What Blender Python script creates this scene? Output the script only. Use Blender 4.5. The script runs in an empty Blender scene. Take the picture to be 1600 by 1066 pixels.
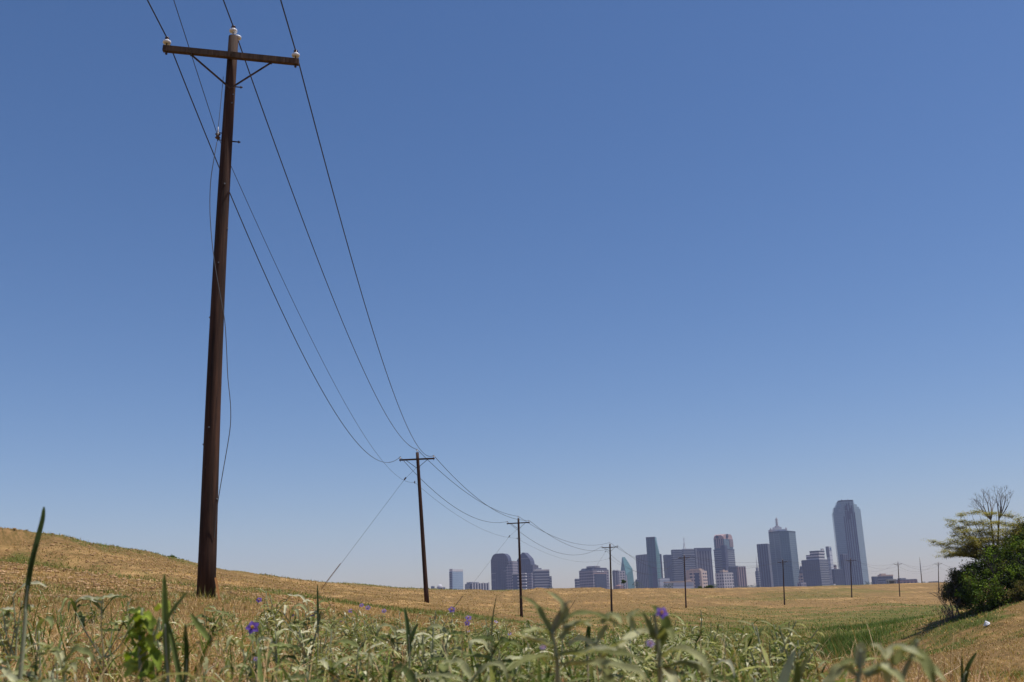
import bpy, math, random
import numpy as np
from mathutils import Vector, Matrix
random.seed(7); RNG = np.random.default_rng(11)
SC = bpy.context.scene; COL = SC.collection
PI = math.pi; R = math.radians

# ------------------------------------------------------------------ camera geometry
FPX = 1556.0; PITCH = R(14.93); ROLL = -0.035
_a = PI/2 + PITCH
_Rx = np.array([[1,0,0],[0,math.cos(_a),-math.sin(_a)],[0,math.sin(_a),math.cos(_a)]])
_Rz = np.array([[math.cos(ROLL),-math.sin(ROLL),0],[math.sin(ROLL),math.cos(ROLL),0],[0,0,1]])
RM = _Rx @ _Rz
def at(px, py, Y):
    d = RM @ np.array([(px-800)/FPX, (533-py)/FPX, -1.0]); return d*(Y/d[1])

# ------------------------------------------------------------------ object helpers
def tag(o, label=None, cat=None, group=None, kind=None):
    if label: o['label'] = label
    if cat: o['category'] = cat
    if group: o['group'] = group
    if kind: o['kind'] = kind
    return o
def empty(name, loc=(0,0,0), rz=0.0):
    o = bpy.data.objects.new(name, None); COL.objects.link(o)
    o.location = Vector([float(v) for v in loc]); o.rotation_euler = (0,0,rz); o.empty_display_size = .2
    return o
def copy_tree(o, parent=None):
    c = o.copy(); COL.objects.link(c); c.parent = parent
    for ch in list(o.children): copy_tree(ch, c)
    return c
def link_mesh(name, me, m=None, parent=None, smooth=False):
    o = bpy.data.objects.new(name, me); COL.objects.link(o)
    if m: me.materials.append(m)
    if parent: o.parent = parent
    if smooth: me.polygons.foreach_set('use_smooth', [True]*len(me.polygons))
    return o
class MB:
    def __init__(s): s.v = []; s.f = []
    def add(s, vs, fs):
        n = len(s.v); s.v += [tuple(float(c) for c in v) for v in vs]; s.f += [tuple(n+i for i in f) for f in fs]; return s
    def box(s, x0,x1,y0,y1,z0,z1):
        return s.add([(x0,y0,z0),(x1,y0,z0),(x1,y1,z0),(x0,y1,z0),(x0,y0,z1),(x1,y0,z1),(x1,y1,z1),(x0,y1,z1)],
            [(0,3,2,1),(4,5,6,7),(0,1,5,4),(1,2,6,5),(2,3,7,6),(3,0,4,7)])
    def prism(s, pts, z0, z1):                     # pts: xy polygon (ccw)
        n = len(pts)
        return s.add([(x,y,z0) for x,y in pts]+[(x,y,z1) for x,y in pts],
            [tuple(range(n))[::-1], tuple(range(n,2*n))]+[(i,(i+1)%n,n+(i+1)%n,n+i) for i in range(n)])
    def prism_y(s, pts, y0, y1):                   # pts: xz polygon, extruded in y
        n = len(pts)
        return s.add([(x,y0,z) for x,z in pts]+[(x,y1,z) for x,z in pts],
            [tuple(range(n))[::-1], tuple(range(n,2*n))]+[(i,(i+1)%n,n+(i+1)%n,n+i) for i in range(n)])
    def prism_x(s, pts, x0, x1):                   # pts: yz polygon, extruded in x
        n = len(pts)
        return s.add([(x0,y,z) for y,z in pts]+[(x1,y,z) for y,z in pts],
            [tuple(range(n)), tuple(range(n,2*n))[::-1]]+[(i,(i+1)%n,n+(i+1)%n,n+i)[::-1] for i in range(n)])
    def bar(s, a, b, w, h, up=(0,0,1)):            # rectangular bar from a to b
        a = Vector(a); b = Vector(b); d = (b-a).normalized(); u = Vector(up)
        x = d.cross(u).normalized(); y = x.cross(d).normalized(); q = []
        for p in (a,b):
            for i,j in ((-1,-1),(1,-1),(1,1),(-1,1)): q.append(p + x*(i*w/2) + y*(j*h/2))
        return s.add(q, [(0,1,2,3),(7,6,5,4),(0,4,5,1),(1,5,6,2),(2,6,7,3),(3,7,4,0)])
    def tube(s, pts, rad, seg=8, cap=True):
        pts = [Vector([float(c) for c in p]) for p in pts]; n = len(pts)
        rad = list(rad) if hasattr(rad, '__len__') else [rad]*n
        ref = Vector((0.13,0.2,1)).normalized(); vs = []; ox = None
        for i,p in enumerate(pts):
            d = (pts[min(i+1,n-1)]-pts[max(i-1,0)]).normalized()
            x = (ox - d*ox.dot(d)) if ox is not None else d.cross(ref if abs(d.dot(ref))<.95 else Vector((1,0,0)))
            x = x.normalized(); ox = x; y = d.cross(x)
            for k in range(seg):
                t = 2*PI*k/seg; vs.append(p + (x*math.cos(t)+y*math.sin(t))*rad[i])
        fs = [(i*seg+k, i*seg+(k+1)%seg, (i+1)*seg+(k+1)%seg, (i+1)*seg+k) for i in range(n-1) for k in range(seg)]
        if cap: fs += [tuple(range(seg))[::-1], tuple((n-1)*seg+k for k in range(seg))]
        return s.add(vs, fs)
    def lathe(s, c, prof, seg=16, axis=None):      # prof: (r,z) list
        c = Vector(c); vs = []
        M = Matrix.Identity(3) if axis is None else Vector((0,0,1)).rotation_difference(Vector(axis)).to_matrix()
        for r,z in prof:
            for k in range(seg):
                t = 2*PI*k/seg; vs.append(c + M @ Vector((r*math.cos(t), r*math.sin(t), z)))
        n = len(prof)
        fs = [(i*seg+k, i*seg+(k+1)%seg, (i+1)*seg+(k+1)%seg, (i+1)*seg+k) for i in range(n-1) for k in range(seg)]
        fs += [tuple(range(seg))[::-1], tuple((n-1)*seg+k for k in range(seg))]
        return s.add(vs, fs)
    def build(s, name, m=None, parent=None, smooth=False):
        me = bpy.data.meshes.new(name); me.from_pydata(s.v, [], s.f); me.update()
        return link_mesh(name, me, m, parent, smooth)
def np_build(name, V, Q, col=None, m=None, parent=None, smooth=False):
    V = np.ascontiguousarray(V, np.float32); Q = np.ascontiguousarray(Q, np.int32)
    me = bpy.data.meshes.new(name); k = Q.shape[1]
    me.vertices.add(len(V)); me.vertices.foreach_set('co', V.ravel())
    me.loops.add(Q.size); me.loops.foreach_set('vertex_index', Q.ravel())
    me.polygons.add(len(Q)); me.polygons.foreach_set('loop_start', np.arange(0, Q.size, k, dtype=np.int32))
    if smooth: me.polygons.foreach_set('use_smooth', np.ones(len(Q), bool))
    me.update(calc_edges=True)
    if col is not None:
        at_ = me.color_attributes.new('tint', 'FLOAT_COLOR', 'POINT')
        c = np.ones((len(V),4), np.float32); c[:, :3] = col; at_.data.foreach_set('color', c.ravel())
    return link_mesh(name, me, m, parent)

# ------------------------------------------------------------------ material helpers
def mat(name):
    m = bpy.data.materials.new(name); m.use_nodes = True
    nt = m.node_tree; b = nt.nodes['Principled BSDF']; return m, nt, b
def nd(nt, t, **kw):
    n = nt.nodes.new(t)
    for k, v in kw.items():
        if k.startswith('i_'): n.inputs[k[2:].replace('_',' ')].default_value = v
        else: setattr(n, k, v)
    return n
def mth(nt, op, a, b=None, c=None):
    n = nt.nodes.new('ShaderNodeMath'); n.operation = op
    for i,v in enumerate((a,b,c)):
        if v is None: continue
        if hasattr(v,'is_linked') or hasattr(v,'links'): nt.links.new(v, n.inputs[i])
        else: n.inputs[i].default_value = v
    return n.outputs[0]
def mixc(nt, f, a, b, blend='MIX'):
    n = nt.nodes.new('ShaderNodeMix'); n.data_type = 'RGBA'; n.blend_type = blend
    for s,v in ((n.inputs[0],f),(n.inputs[6],a),(n.inputs[7],b)):
        if hasattr(v,'links'): nt.links.new(v, s)
        else: s.default_value = v if not isinstance(v,tuple) else (*v[:3],1)
    return n.outputs[2]
def ramp(nt, fac, *stops):
    n = nt.nodes.new('ShaderNodeValToRGB'); e = n.color_ramp.elements
    while len(e) < len(stops): e.new(.5)
    for k,(p,c) in enumerate(stops):
        e[k].position = p; e[k].color = (*c,1) if isinstance(c,tuple) else (c,c,c,1)
    nt.links.new(fac, n.inputs[0]); return n.outputs[0]
def noise(nt, vec, scale, detail=4, rough=.55, dist=0):
    n = nd(nt, 'ShaderNodeTexNoise'); n.inputs['Scale'].default_value = scale; n.inputs['Detail'].default_value = detail
    n.inputs['Roughness'].default_value = rough; n.inputs['Distortion'].default_value = dist
    if vec is not None: nt.links.new(vec, n.inputs['Vector'])
    return n.outputs[0]
def mapping(nt, vec, sc=(1,1,1), rot=(0,0,0)):
    n = nd(nt, 'ShaderNodeMapping'); n.inputs['Scale'].default_value = sc; n.inputs['Rotation'].default_value = rot
    nt.links.new(vec, n.inputs['Vector']); return n.outputs[0]
def bump(nt, b, h, strength=.3, dist=.05):
    n = nd(nt, 'ShaderNodeBump'); n.inputs['Strength'].default_value = strength; n.inputs['Distance'].default_value = dist
    nt.links.new(h, n.inputs['Height']); nt.links.new(n.outputs[0], b.inputs['Normal'])
def plain(name, c, rough=.6, metal=0.0, var=.25, scale=6):
    m, nt, b = mat(name); tc = nd(nt, 'ShaderNodeTexCoord')
    n = noise(nt, tc.outputs['Object'], scale)
    nt.links.new(mixc(nt, n, tuple(v*(1-var) for v in c), tuple(v*(1+var) for v in c)), b.inputs['Base Color'])
    b.inputs['Roughness'].default_value = rough; b.inputs['Metallic'].default_value = metal
    return m

def leaf_mat(name, trans=.35, rough=.6, spec=.3, sc=1.0, bump_s=None):
    m, nt, b = mat(name)
    a = nd(nt, 'ShaderNodeVertexColor', layer_name='tint')
    tc = nd(nt, 'ShaderNodeTexCoord'); n = noise(nt, tc.outputs['Object'], 60*sc, 3)
    n2 = ramp(nt, n, (.25,.72), (.75,1.25))
    c = mixc(nt, 1.0, a.outputs[0], n2, 'MULTIPLY')
    nt.links.new(c, b.inputs['Base Color']); b.inputs['Roughness'].default_value = rough
    b.inputs['Specular IOR Level'].default_value = spec
    t = nd(nt, 'ShaderNodeBsdfTranslucent'); nt.links.new(mixc(nt, 1.0, c, (1.05,1.1,.55), 'MULTIPLY'), t.inputs[0])
    mx = nd(nt, 'ShaderNodeMixShader'); mx.inputs[0].default_value = trans
    nt.links.new(b.outputs[0], mx.inputs[1]); nt.links.new(t.outputs[0], mx.inputs[2])
    nt.links.new(mx.outputs[0], nt.nodes['Material Output'].inputs[0])
    if bump_s: bump(nt, b, noise(nt, tc.outputs['Object'], bump_s, 2), .4, .002)
    return m
M = {}
M['grass'] = leaf_mat('grass_blades', .25, .75, .15)
M['weed'] = leaf_mat('felted_leaf', .28, .8, .12, 1.0, 900)
M['crown'] = leaf_mat('tree_leaf', .35, .7, .12, .02)
M['petal'] = leaf_mat('petal', .35, .6, .2)

# ------------------------------------------------------------------ terrain
W0 = 10.0
def ctl():
    P = []
    a = lambda px,py,Y: P.append(tuple(at(px,py,Y)))
    for q in [(0,0,-.25),(0,2,-.25),(-1,2,-.19),(1,2,-.29),(-3,0,-.05),(3,0,-.55),(6,0,-1.2),(12,0,-2.4),(25,0,-2.9),(45,0,-1.2),(80,0,1),(0,-10,-.4),(-10,-10,.5),
              (10,-10,-2),(-10,0,.6),(-20,0,2.4),(-32,0,4),(0,-60,-.8),(-35,-60,4),(40,-60,-2.5),(0,4,-.27),(-2.2,4,-.10),(1.6,4,-.38),(0.8,6,-.36),
              (4,5,-.85),(0,9,-.37),(-4,9,.0),(-2,9,-.19),(1.8,9,-.55),(3,9,-.72),(6,10,-1.35),(-44,0,3.5),(-58,0,-2),(-62,60,-2),(-50,47,3),
              (80,60,2.2),(120,100,1.5),(90,110,1.0),(45,62,.6),(60,30,.6),(38,40,-.5)]: P.append(q)
    # near left slope
    for q in [(0,940,14),(0,905,22),(0,868,33),(0,829,45),(0,826,50),(150,930,19),(150,900,29),(150,862,49),(150,850,57),(322,936,16.4),(340,928,25),
              (340,915,42),(345,902,70),(342,893,93),(240,872,70),(450,935,28),(450,925,45),(500,909,140),(470,905,118)]: a(*q)
    # bench with its right-hand edge
    for q in [(380,906,62),(527,928,68),(642,940,72),(667,943,68.3),(747,954,60),(800,965,50),(878,984,38),(928,996,30),(1000,1016,20),
              (1100,1042,13),(600,950,45),(700,965,35),(800,985,25),(600,975,22)]: a(*q)
    for X,Y,z in [(-1.2,80,-1.0),(6,62,-1.9),(8,50,-2.3),(8,40,-2.6),(8,30,-2.6),(7,20,-2.2),(-14,95,.6),(-8,92,-.6),(14,25,-3),(16,14,-2.7)]:
        P.append((X,Y,z))
    # swale, far slope
    for q in [(815,967,105),(800,945,150),(800,935,190),(700,938,150),(640,934,120),(600,928,130),(956,961,148.5),(1000,940,250),(1072,950,203),
              (1000,975,125),(1000,995,92),(1100,1000,88),(1200,1000,88),(1200,970,150),(1226,946,235),(1260,1028,66),(1260,1052,50),
              (1250,990,105),(1350,982,130),(1450,966,165),(1400,950,215),(1331,934,273),(1406,932,315),(1467,926,355),(1440,945,250),
              (1340,1006,72),(1450,1012,60),(1450,1040,42),(1600,1062,28),(1600,1000,42),(1600,960,56),(1520,968,60),(1600,930,68),
              (1500,962,66),(1465,985,85),(1490,955,110),(1550,1035,38),(1380,1066,38),(900,955,165),(1100,955,180),(1150,930,300)]: a(*q)
    # crest of the far levee and the drop behind it
    cr = [(60,834,48),(150,850,57),(240,871,72),(342,893,94),(500,909.5,138),(640,919.5,197),(800,922,260),(900,922,300),(1000,921,345),(1100,919,370),(1200,917,395),
          (1300,915,430),(1400,913,476),(1470,914,505),(1600,909,540)]
    crx = np.array(cr); xx = np.arange(60, 1601, 35.); cr = list(zip(xx, np.interp(xx, crx[:,0], crx[:,1]), np.exp(np.interp(xx, crx[:,0], np.log(crx[:,2])))))
    ps = [at(*q) for q in cr]
    for _ in range(2):
        ps = [ps[0]]+[np.array([*((ps[k-1]+2*ps[k]+ps[k+1])/4)[:2], ps[k][2]]) for k in range(1,len(ps)-1)]+[ps[-1]]
    global CREST; CREST = np.array(ps)
    for i,p in enumerate(ps):
        P.append(tuple(p)); j = min(i+1,len(ps)-1); k = max(i-1,0)
        t = (ps[j]-ps[k])[:2]; t /= np.linalg.norm(t); nrm = np.array([-t[1], t[0]])
        for d,z in ((7+p[1]*.02,p[2]-.15),(26+p[1]*.06,-2.2),(60+p[1]*.2,-3.5)):
            P.append((p[0]+nrm[0]*d, p[1]+nrm[1]*d, z))
    for q in [(-300,0,-4),(-300,300,-4),(0,700,-4),(400,800,-4),(800,400,-4),(500,100,-1),(0,-400,-3),(-300,-300,-4),(400,-300,-3)]: P.append(q)
    return np.array(P)
CP = ctl()
def warp(X, Y): return np.stack([np.arcsinh(X/W0), np.arcsinh(Y/W0)], -1)
def _phi(d2): return .5*d2*np.log(d2+1e-9)
_U = warp(CP[:,0], CP[:,1]); _n = len(_U)
_K = _phi(((_U[:,None]-_U[None])**2).sum(-1)) + np.eye(_n)*2e-4
_A = np.zeros((_n+3,_n+3)); _A[:_n,:_n] = _K; _A[:_n,_n] = 1; _A[:_n,_n+1:] = _U; _A[_n:,:_n] = _A[:_n,_n:].T
_wt = np.linalg.solve(_A, np.concatenate([CP[:,2], np.zeros(3)]))
_g = np.random.default_rng(3)
_WV = [(_g.uniform(0,2*PI), _g.uniform(0,2*PI)) for _ in range(40)]
def zfun(X, Y):
    X = np.asarray(X, float).ravel(); Y = np.asarray(Y, float).ravel(); out = np.empty(len(X))
    for s in range(0, len(X), 60000):
        u = warp(X[s:s+60000], Y[s:s+60000])
        k = _phi(((u[:,None]-_U[None])**2).sum(-1))
        out[s:s+60000] = k@_wt[:_n] + _wt[_n] + u@_wt[_n+1:]
    # the crest itself: follow the surveyed ridge line exactly
    d = np.full(len(X), 1e9); zc = np.zeros(len(X)); yc = np.ones(len(X))
    near = (np.hypot(X, Y) < 700) & (Y > 30)
    xi, yi = X[near], Y[near]; dn = np.full(len(xi), 1e9); zn = np.zeros(len(xi))
    for p, q in zip(CREST[:-1], CREST[1:]):
        ab = (q-p)[:2]; t = np.clip(((xi-p[0])*ab[0]+(yi-p[1])*ab[1])/(ab@ab), 0, 1)
        ex, ey = xi-p[0]-t*ab[0], yi-p[1]-t*ab[1]; dd = np.hypot(ex, ey); sg = np.sign(ab[0]*ey-ab[1]*ex)
        k = dd < np.abs(dn); dn = np.where(k, dd*sg, dn); zn = np.where(k, p[2]+t*(q[2]-p[2]), zn)
    bw = np.where(dn > 0, 5+.035*yi, .6+.017*yi); wc = np.exp(-(dn/bw)**2); prof = zn - np.where(dn > 3, (dn-3)*.12, 0) - np.where(dn < 0, -dn*.10, 0)
    lim = np.where(dn > 0, np.minimum(out[near], prof), np.minimum(out[near], zn-(.02+.45*np.exp(-yi/60))*np.minimum(np.abs(dn), 14)))
    out[near] = lim*(1-wc)+prof*wc
    r = np.hypot(X, Y); w = np.clip((r-560)/300, 0, 1); w = w*w*(3-2*w)
    out = out*(1-w) + -6*w
    b = 0                                           # uneven ground: a sum of plane waves
    for i,(th,ph) in enumerate(_WV):
        lam = .6*1.16**i; amp = .0044*lam**.75*np.clip(r/lam/2, 0, 1)*min(1, (20/lam)**.7)
        b = b + amp*np.sin((X*math.cos(th)+Y*math.sin(th))*2*PI/lam + ph)
    return out + b*(1-w)*.75
def zat(x, y): return float(zfun([x],[y])[0])

# green growth follows the swale and a few strips
GREEN = [  # polyline of (px,py,Y), half width m, strength
    ([(1150,1040,58),(1200,1030,64),(1260,1018,70),(1330,985,110)], 9.0, 1.0),
    ([(1320,985,112),(1400,972,140),(1480,958,185),(1520,952,230)], 18.0, 1.0),
    ([(1000,1002,82),(1060,994,94),(1150,988,105)], 13, .95),
    ([(1150,988,105),(1240,980,125),(1330,968,160),(1430,958,200)], 20, .85),
    ([(1430,1003,66),(1500,994,62),(1550,990,58)], 1.3, .9), ([(1540,1010,50),(1600,1002,45)], .8, .6),
    ([(1480,985,70),(1500,970,75)], 3.5, .9),
    ([(1270,1066,44),(1450,1064,38),(1600,1064,29)], 1.8, 1.0),
    ([(20,835,42),(90,862,38),(140,872,40),(220,888,40),(300,902,38)], 1.8, .95), ([(200,905,30),(330,912,36),(480,925,50)], 1.5, .6),
    ([(430,935,34),(560,948,40),(700,958,42)], 3.5, .75),
    ([(0,900,20),(150,912,21),(300,925,21)], 2.5, .5),
    ([(1000,965,140),(1100,960,165),(1200,953,200)], 12.0, .4), ([(1150,938,260),(1250,936,280),(1340,926,360)], 14.0, .4),
]
def green_at(X, Y):
    g = np.zeros(len(X))
    nz = 0
    for i in range(8):
        th, ph = _WV[i*4]; lam = 1.5*1.7**i
        nz = nz + .3*np.sin((X*math.cos(th)+Y*math.sin(th))*2*PI/lam + ph*3)
    for pts, hw, st in GREEN:
        p = [at(*q)[:2] for q in pts]; d = np.full(len(X), 1e9)
        for a_, b_ in zip(p[:-1], p[1:]):
            ab = b_-a_; t = np.clip(((X-a_[0])*ab[0]+(Y-a_[1])*ab[1])/(ab@ab), 0, 1)
            d = np.minimum(d, np.hypot(X-a_[0]-t*ab[0], Y-a_[1]-t*ab[1]))
        g = np.maximum(g, st*np.clip(1.2-d/hw+nz*.75, 0, 1))
    for a_, b_ in zip(CREST[:-1,:2], CREST[1:,:2]):       # greener fringe along the crest
        ab = b_-a_; t = np.clip(((X-a_[0])*ab[0]+(Y-a_[1])*ab[1])/(ab@ab), 0, 1)
        g = np.maximum(g, .6*np.clip(1.2-np.hypot(X-a_[0]-t*ab[0], Y-a_[1]-t*ab[1])/(1+.02*Y)+nz*.6, 0, 1))
    return np.clip(g, 0, 1)

def ground_material():
    m, nt, b = mat('dry_levee_turf')
    geo = nd(nt, 'ShaderNodeNewGeometry'); pos = geo.outputs['Position']
    at_ = nd(nt, 'ShaderNodeVertexColor', layer_name='tint'); sp = nd(nt, 'ShaderNodeSeparateColor'); nt.links.new(at_.outputs[0], sp.inputs[0])
    n1 = noise(nt, pos, .35, 6, .65); n2 = noise(nt, pos, 3.0, 5, .7); n3 = noise(nt, pos, 22, 4, .7)
    n4 = noise(nt, mapping(nt, pos, (.035,.075,.3), (0,0,R(-8))), 1.0, 6, .62, .6)
    n5 = noise(nt, mapping(nt, pos, (.22,.16,.5), (0,0,R(-12))), 1.0, 5, .65)
    big = noise(nt, mapping(nt, pos, (.014,.035,.1), (0,0,R(-15))), 1.0, 5, .6, .8)
    straw = mixc(nt, ramp(nt, n1, (.35,0.),(.68,1.)), (.36,.205,.068), (.54,.33,.115))
    straw = mixc(nt, ramp(nt, n4, (.44,.0),(.53,.9)), straw, (.20,.145,.045))
    straw = mixc(nt, ramp(nt, n5, (.42,.95),(.52,0.)), straw, (.17,.105,.036))
    straw = mixc(nt, ramp(nt, big, (.44,0.),(.60,.85)), straw, (.165,.115,.038))
    n6 = noise(nt, mapping(nt, pos, (1.1,.11,1), (0,0,R(-6))), 1.0, 5, .75)
    n7 = noise(nt, mapping(nt, pos, (.03,.03,1.7)), 1.0, 6, .75, .6)
    n8 = noise(nt, mapping(nt, pos, (.30,.022,.5)), 1.0, 5, .75)
    straw = mixc(nt, ramp(nt, n7, (.40,.9),(.54,0.)), straw, (.15,.105,.032))
    straw = mixc(nt, ramp(nt, n7, (.53,0.),(.64,.8)), straw, (.68,.43,.18))
    straw = mixc(nt, ramp(nt, n8, (.40,.9),(.55,0.)), straw, (.14,.10,.032))
    straw = mixc(nt, ramp(nt, n6, (.42,.75),(.54,0.)), straw, (.12,.08,.026))
    soil = mixc(nt, n3, (.20,.105,.042), (.56,.33,.15))
    c = mixc(nt, ramp(nt, n2, (.38,.0),(.66,.75)), straw, soil)
    gn = noise(nt, pos, .8, 5, .7); grn = mixc(nt, gn, (.045,.07,.010), (.13,.145,.03))
    gf = mth(nt, 'MULTIPLY', ramp(nt, sp.outputs[1], (.05,0.),(.55,1.)), ramp(nt, n2, (.3,.65),(.6,1.)))
    gf = mth(nt, 'MULTIPLY', gf, ramp(nt, noise(nt, mapping(nt, pos, (.25,.5,1)), 1.0, 6, .7), (.38,.35),(.56,1.)))
    c = mixc(nt, gf, c, grn)
    nt.links.new(c, b.inputs['Base Color']); b.inputs['Roughness'].default_value = .95
    b.inputs['Specular IOR Level'].default_value = .1
    h = mth(nt, 'ADD', mth(nt, 'MULTIPLY', n2, 1.0), mth(nt, 'MULTIPLY', n3, .35))
    bump(nt, b, h, .9, .16)
    return m
M['ground'] = ground_material()
ys = np.concatenate([np.linspace(-math.asinh(600.), -math.asinh(1.2), 60)[:-1], np.linspace(-math.asinh(1.2), math.asinh(75.), 720)[:-1], np.linspace(math.asinh(75.), math.asinh(600.), 50)])
xs = np.concatenate([np.linspace(-math.asinh(600.), -math.asinh(9.), 90)[:-1], np.linspace(-math.asinh(9.), math.asinh(45.), 620)[:-1], np.linspace(math.asinh(45.), math.asinh(600.), 50)])
GX, GY = np.meshgrid(np.sinh(xs)*W0, np.sinh(ys)*W0)
gz = zfun(GX, GY); nx, ny = len(xs), len(ys)
ii = np.arange(nx*ny).reshape(ny, nx)
quads = np.stack([ii[:-1,:-1], ii[:-1,1:], ii[1:,1:], ii[1:,:-1]], -1).reshape(-1,4)
gg = green_at(GX.ravel(), GY.ravel())
gcol = np.stack([gg*0, gg, gg*0], -1)
ground = np_build('ground', np.stack([GX.ravel(), GY.ravel(), gz], -1), quads, gcol, M['ground'], smooth=True)
tag(ground, 'dry golden levee grassland with a green swale winding through it', 'ground', kind='structure')

# ------------------------------------------------------------------ leaf and blade strips (vectorised)
def strips(base, az, el, droop, L, W, col, seg=5, fold=.25, wave=0.0, prof='leaf', twist=None):
    """curved strips: base (N,3); start elevation el falls by droop along the length"""
    N = len(base); t = np.linspace(0, 1, seg+1)
    ang = el[:,None] - droop[:,None]*t[None]**1.3
    dl = L[:,None]/seg
    hx = np.concatenate([np.zeros((N,1)), np.cumsum(np.cos((ang[:,1:]+ang[:,:-1])/2)*dl, 1)], 1)
    hz = np.concatenate([np.zeros((N,1)), np.cumsum(np.sin((ang[:,1:]+ang[:,:-1])/2)*dl, 1)], 1)
    ca, sa = np.cos(az)[:,None], np.sin(az)[:,None]
    C = np.stack([base[:,0,None]+hx*ca, base[:,1,None]+hx*sa, base[:,2,None]+hz], -1)      # N,S,3
    tw = np.zeros(N) if twist is None else twist
    side = np.stack([-sa*np.ones_like(ang), ca*np.ones_like(ang), np.zeros_like(ang)], -1)
    nrm = np.stack([-np.sin(ang)*ca, -np.sin(ang)*sa, np.cos(ang)], -1)
    c_, s_ = np.cos(tw)[:,None,None], np.sin(tw)[:,None,None]
    side, nrm = side*c_+nrm*s_, nrm*c_-side*s_
    if prof == 'leaf': w = np.sin(PI*np.clip(t,0,1)**.75)**.8*(1-.15*t)+.05
    elif prof == 'lance': w = np.sin(PI*np.clip(t*.93+.05,0,1)**.8)**.9
    else: w = (1-t)**.7*1.0+.03
    w = w[None]*W[:,None]
    S = seg+1
    if fold is None:
        V = np.stack([C-side*w[...,None]/2, C+side*w[...,None]/2], 2).reshape(-1,3); K = 2
    else:
        wv = wave*np.sin(t[None]*PI*5+az[:,None]*7)*W[:,None]
        e = nrm*(w*fold*.5)[...,None]
        V = np.stack([C-side*w[...,None]/2+e+nrm*wv[...,None], C, C+side*w[...,None]/2+e-nrm*wv[...,None]], 2).reshape(-1,3); K = 3
    o = (np.arange(N)*S*K)[:,None,None]; s0 = (np.arange(seg)*K)[None,:,None]; k0 = np.arange(K-1)[None,None]
    q = o+s0+k0
    Q = np.stack([q, q+1, q+K+1, q+K], -1).reshape(-1,4)
    cc = np.repeat(col, S*K, 0)
    return V, Q, cc
class NB:                                           # accumulates numpy strips
    def __init__(s): s.V=[]; s.Q=[]; s.C=[]; s.n=0
    def add(s, vqc):
        V,Q,C = vqc; s.V.append(V); s.Q.append(Q+s.n); s.C.append(C); s.n += len(V); return s
    def build(s, name, m, parent=None, smooth=True):
        return np_build(name, np.concatenate(s.V), np.concatenate(s.Q), np.concatenate(s.C), m, parent, smooth)
def pal(n, cols, j=.18, rng=RNG, p=None):
    cols = np.array(cols); c = cols[rng.choice(len(cols), n, p=p)]
    return c*(1+rng.normal(0, j, (n,1))).clip(.45,1.7)
U = RNG.uniform
STRAW = [(.48,.30,.12),(.56,.38,.18),(.40,.245,.10),(.29,.175,.07),(.40,.29,.11)]
GRN = [(.13,.18,.03),(.09,.145,.022),(.18,.22,.045),(.14,.17,.05)]

# dry turf blades
def scatter_polar(n, r0, r1, a0, a1, pw=1.0):
    u = RNG.uniform(0,1,n); r = r0*(r1/r0)**(u**pw); a = RNG.uniform(a0,a1,n)
    return r*np.sin(a), r*np.cos(a), r
def blades(n, r0, r1, hmin, hmax, wmul, a0=-.62, a1=.62, pw=1.0, keep=None):
    X,Y,r = scatter_polar(n, r0, r1, a0, a1, pw); g = green_at(X,Y)
    if keep is not None:
        k = keep(X,Y,r,g); X,Y,r,g = X[k],Y[k],r[k],g[k]
    n = len(X); z = zfun(X,Y)
    isg = RNG.uniform(0,1,n) < np.clip(g*1.0,0.02,.8)
    tone = .95+.22*np.sin(X*.21+Y*.13+2*np.sin(Y*.11))*np.sin(Y*.27-X*.09)+.14*np.sin(X*1.1+np.sin(Y*.9)*2)
    c = np.where(isg[:,None], pal(n,GRN), pal(n,STRAW,.12)*tone[:,None])
    h = RNG.uniform(hmin,hmax,n)*(.75+.8*g); w = (.0035+.00055*r)*wmul
    el = RNG.uniform(.5,1.5,n)
    return strips(np.stack([X,Y,z-.01],-1), RNG.uniform(0,2*PI,n), el, RNG.uniform(0,1.2,n), h, w, c, seg=2, fold=None, prof='blade')
nb = NB()
nb.add(blades(90000, 1.0, 22, .03, .12, 1.0))
nb.add(blades(150000, 12, 130, .05, .15, .8))
nb.add(blades(50000, 20, 75, .06, .16, 1.1, -.6, -.05))
nb.add(blades(50000, 22, 85, .06, .20, 1.5, .22, .60))
nb.add(blades(50000, 80, 320, .10, .32, 1.3, -.25, .45))
tag(nb.build('dry_grass', M['grass'], smooth=False), 'short dry straw-coloured grass covering the levee slopes', 'grass', kind='stuff')
# rank green growth in the swale
def rank(pts, hw, n, h0, h1, cols, nm, lab, wd=.03):
    p = [at(*q)[:2] for q in pts]; seg = RNG.integers(0, len(p)-1, n); t = RNG.uniform(0,1,n)
    A = np.array(p)[seg]; B = np.array(p)[seg+1]; C = A+(B-A)*t[:,None] + RNG.normal(0,1,(n,2))*hw*.5
    z = zfun(C[:,0],C[:,1]); b = NB()
    lump = .65+.35*np.sin(C[:,0]*1.3+1)*np.sin(C[:,1]*.9)
    b.add(strips(np.stack([C[:,0],C[:,1],z-.02],-1), U(0,2*PI,n), U(.9,1.5,n), U(.1,1.1,n), U(h0,h1,n)*lump, np.full(n,wd), pal(n,cols), seg=3, fold=None, prof='blade'))
    tag(b.build(nm, M['grass'], smooth=False), lab, 'reeds', kind='stuff')
DG = [(.075,.125,.02),(.095,.16,.026),(.05,.08,.014),(.15,.19,.04)]
rank([(1205,1034,62),(1255,1024,66),(1310,1008,76)], 4.0, 16000, .5,1.25, DG, 'reed_bed', 'dark green reed clump low in the swale behind the foreground weeds')
rank([(1330,988,112),(1400,976,130),(1450,968,150),(1490,962,165)], 5.0, 14000, .4,1.0, DG, 'tall_swale_grass', 'darker tall green grass along the far bed of the swale', .05)
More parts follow.
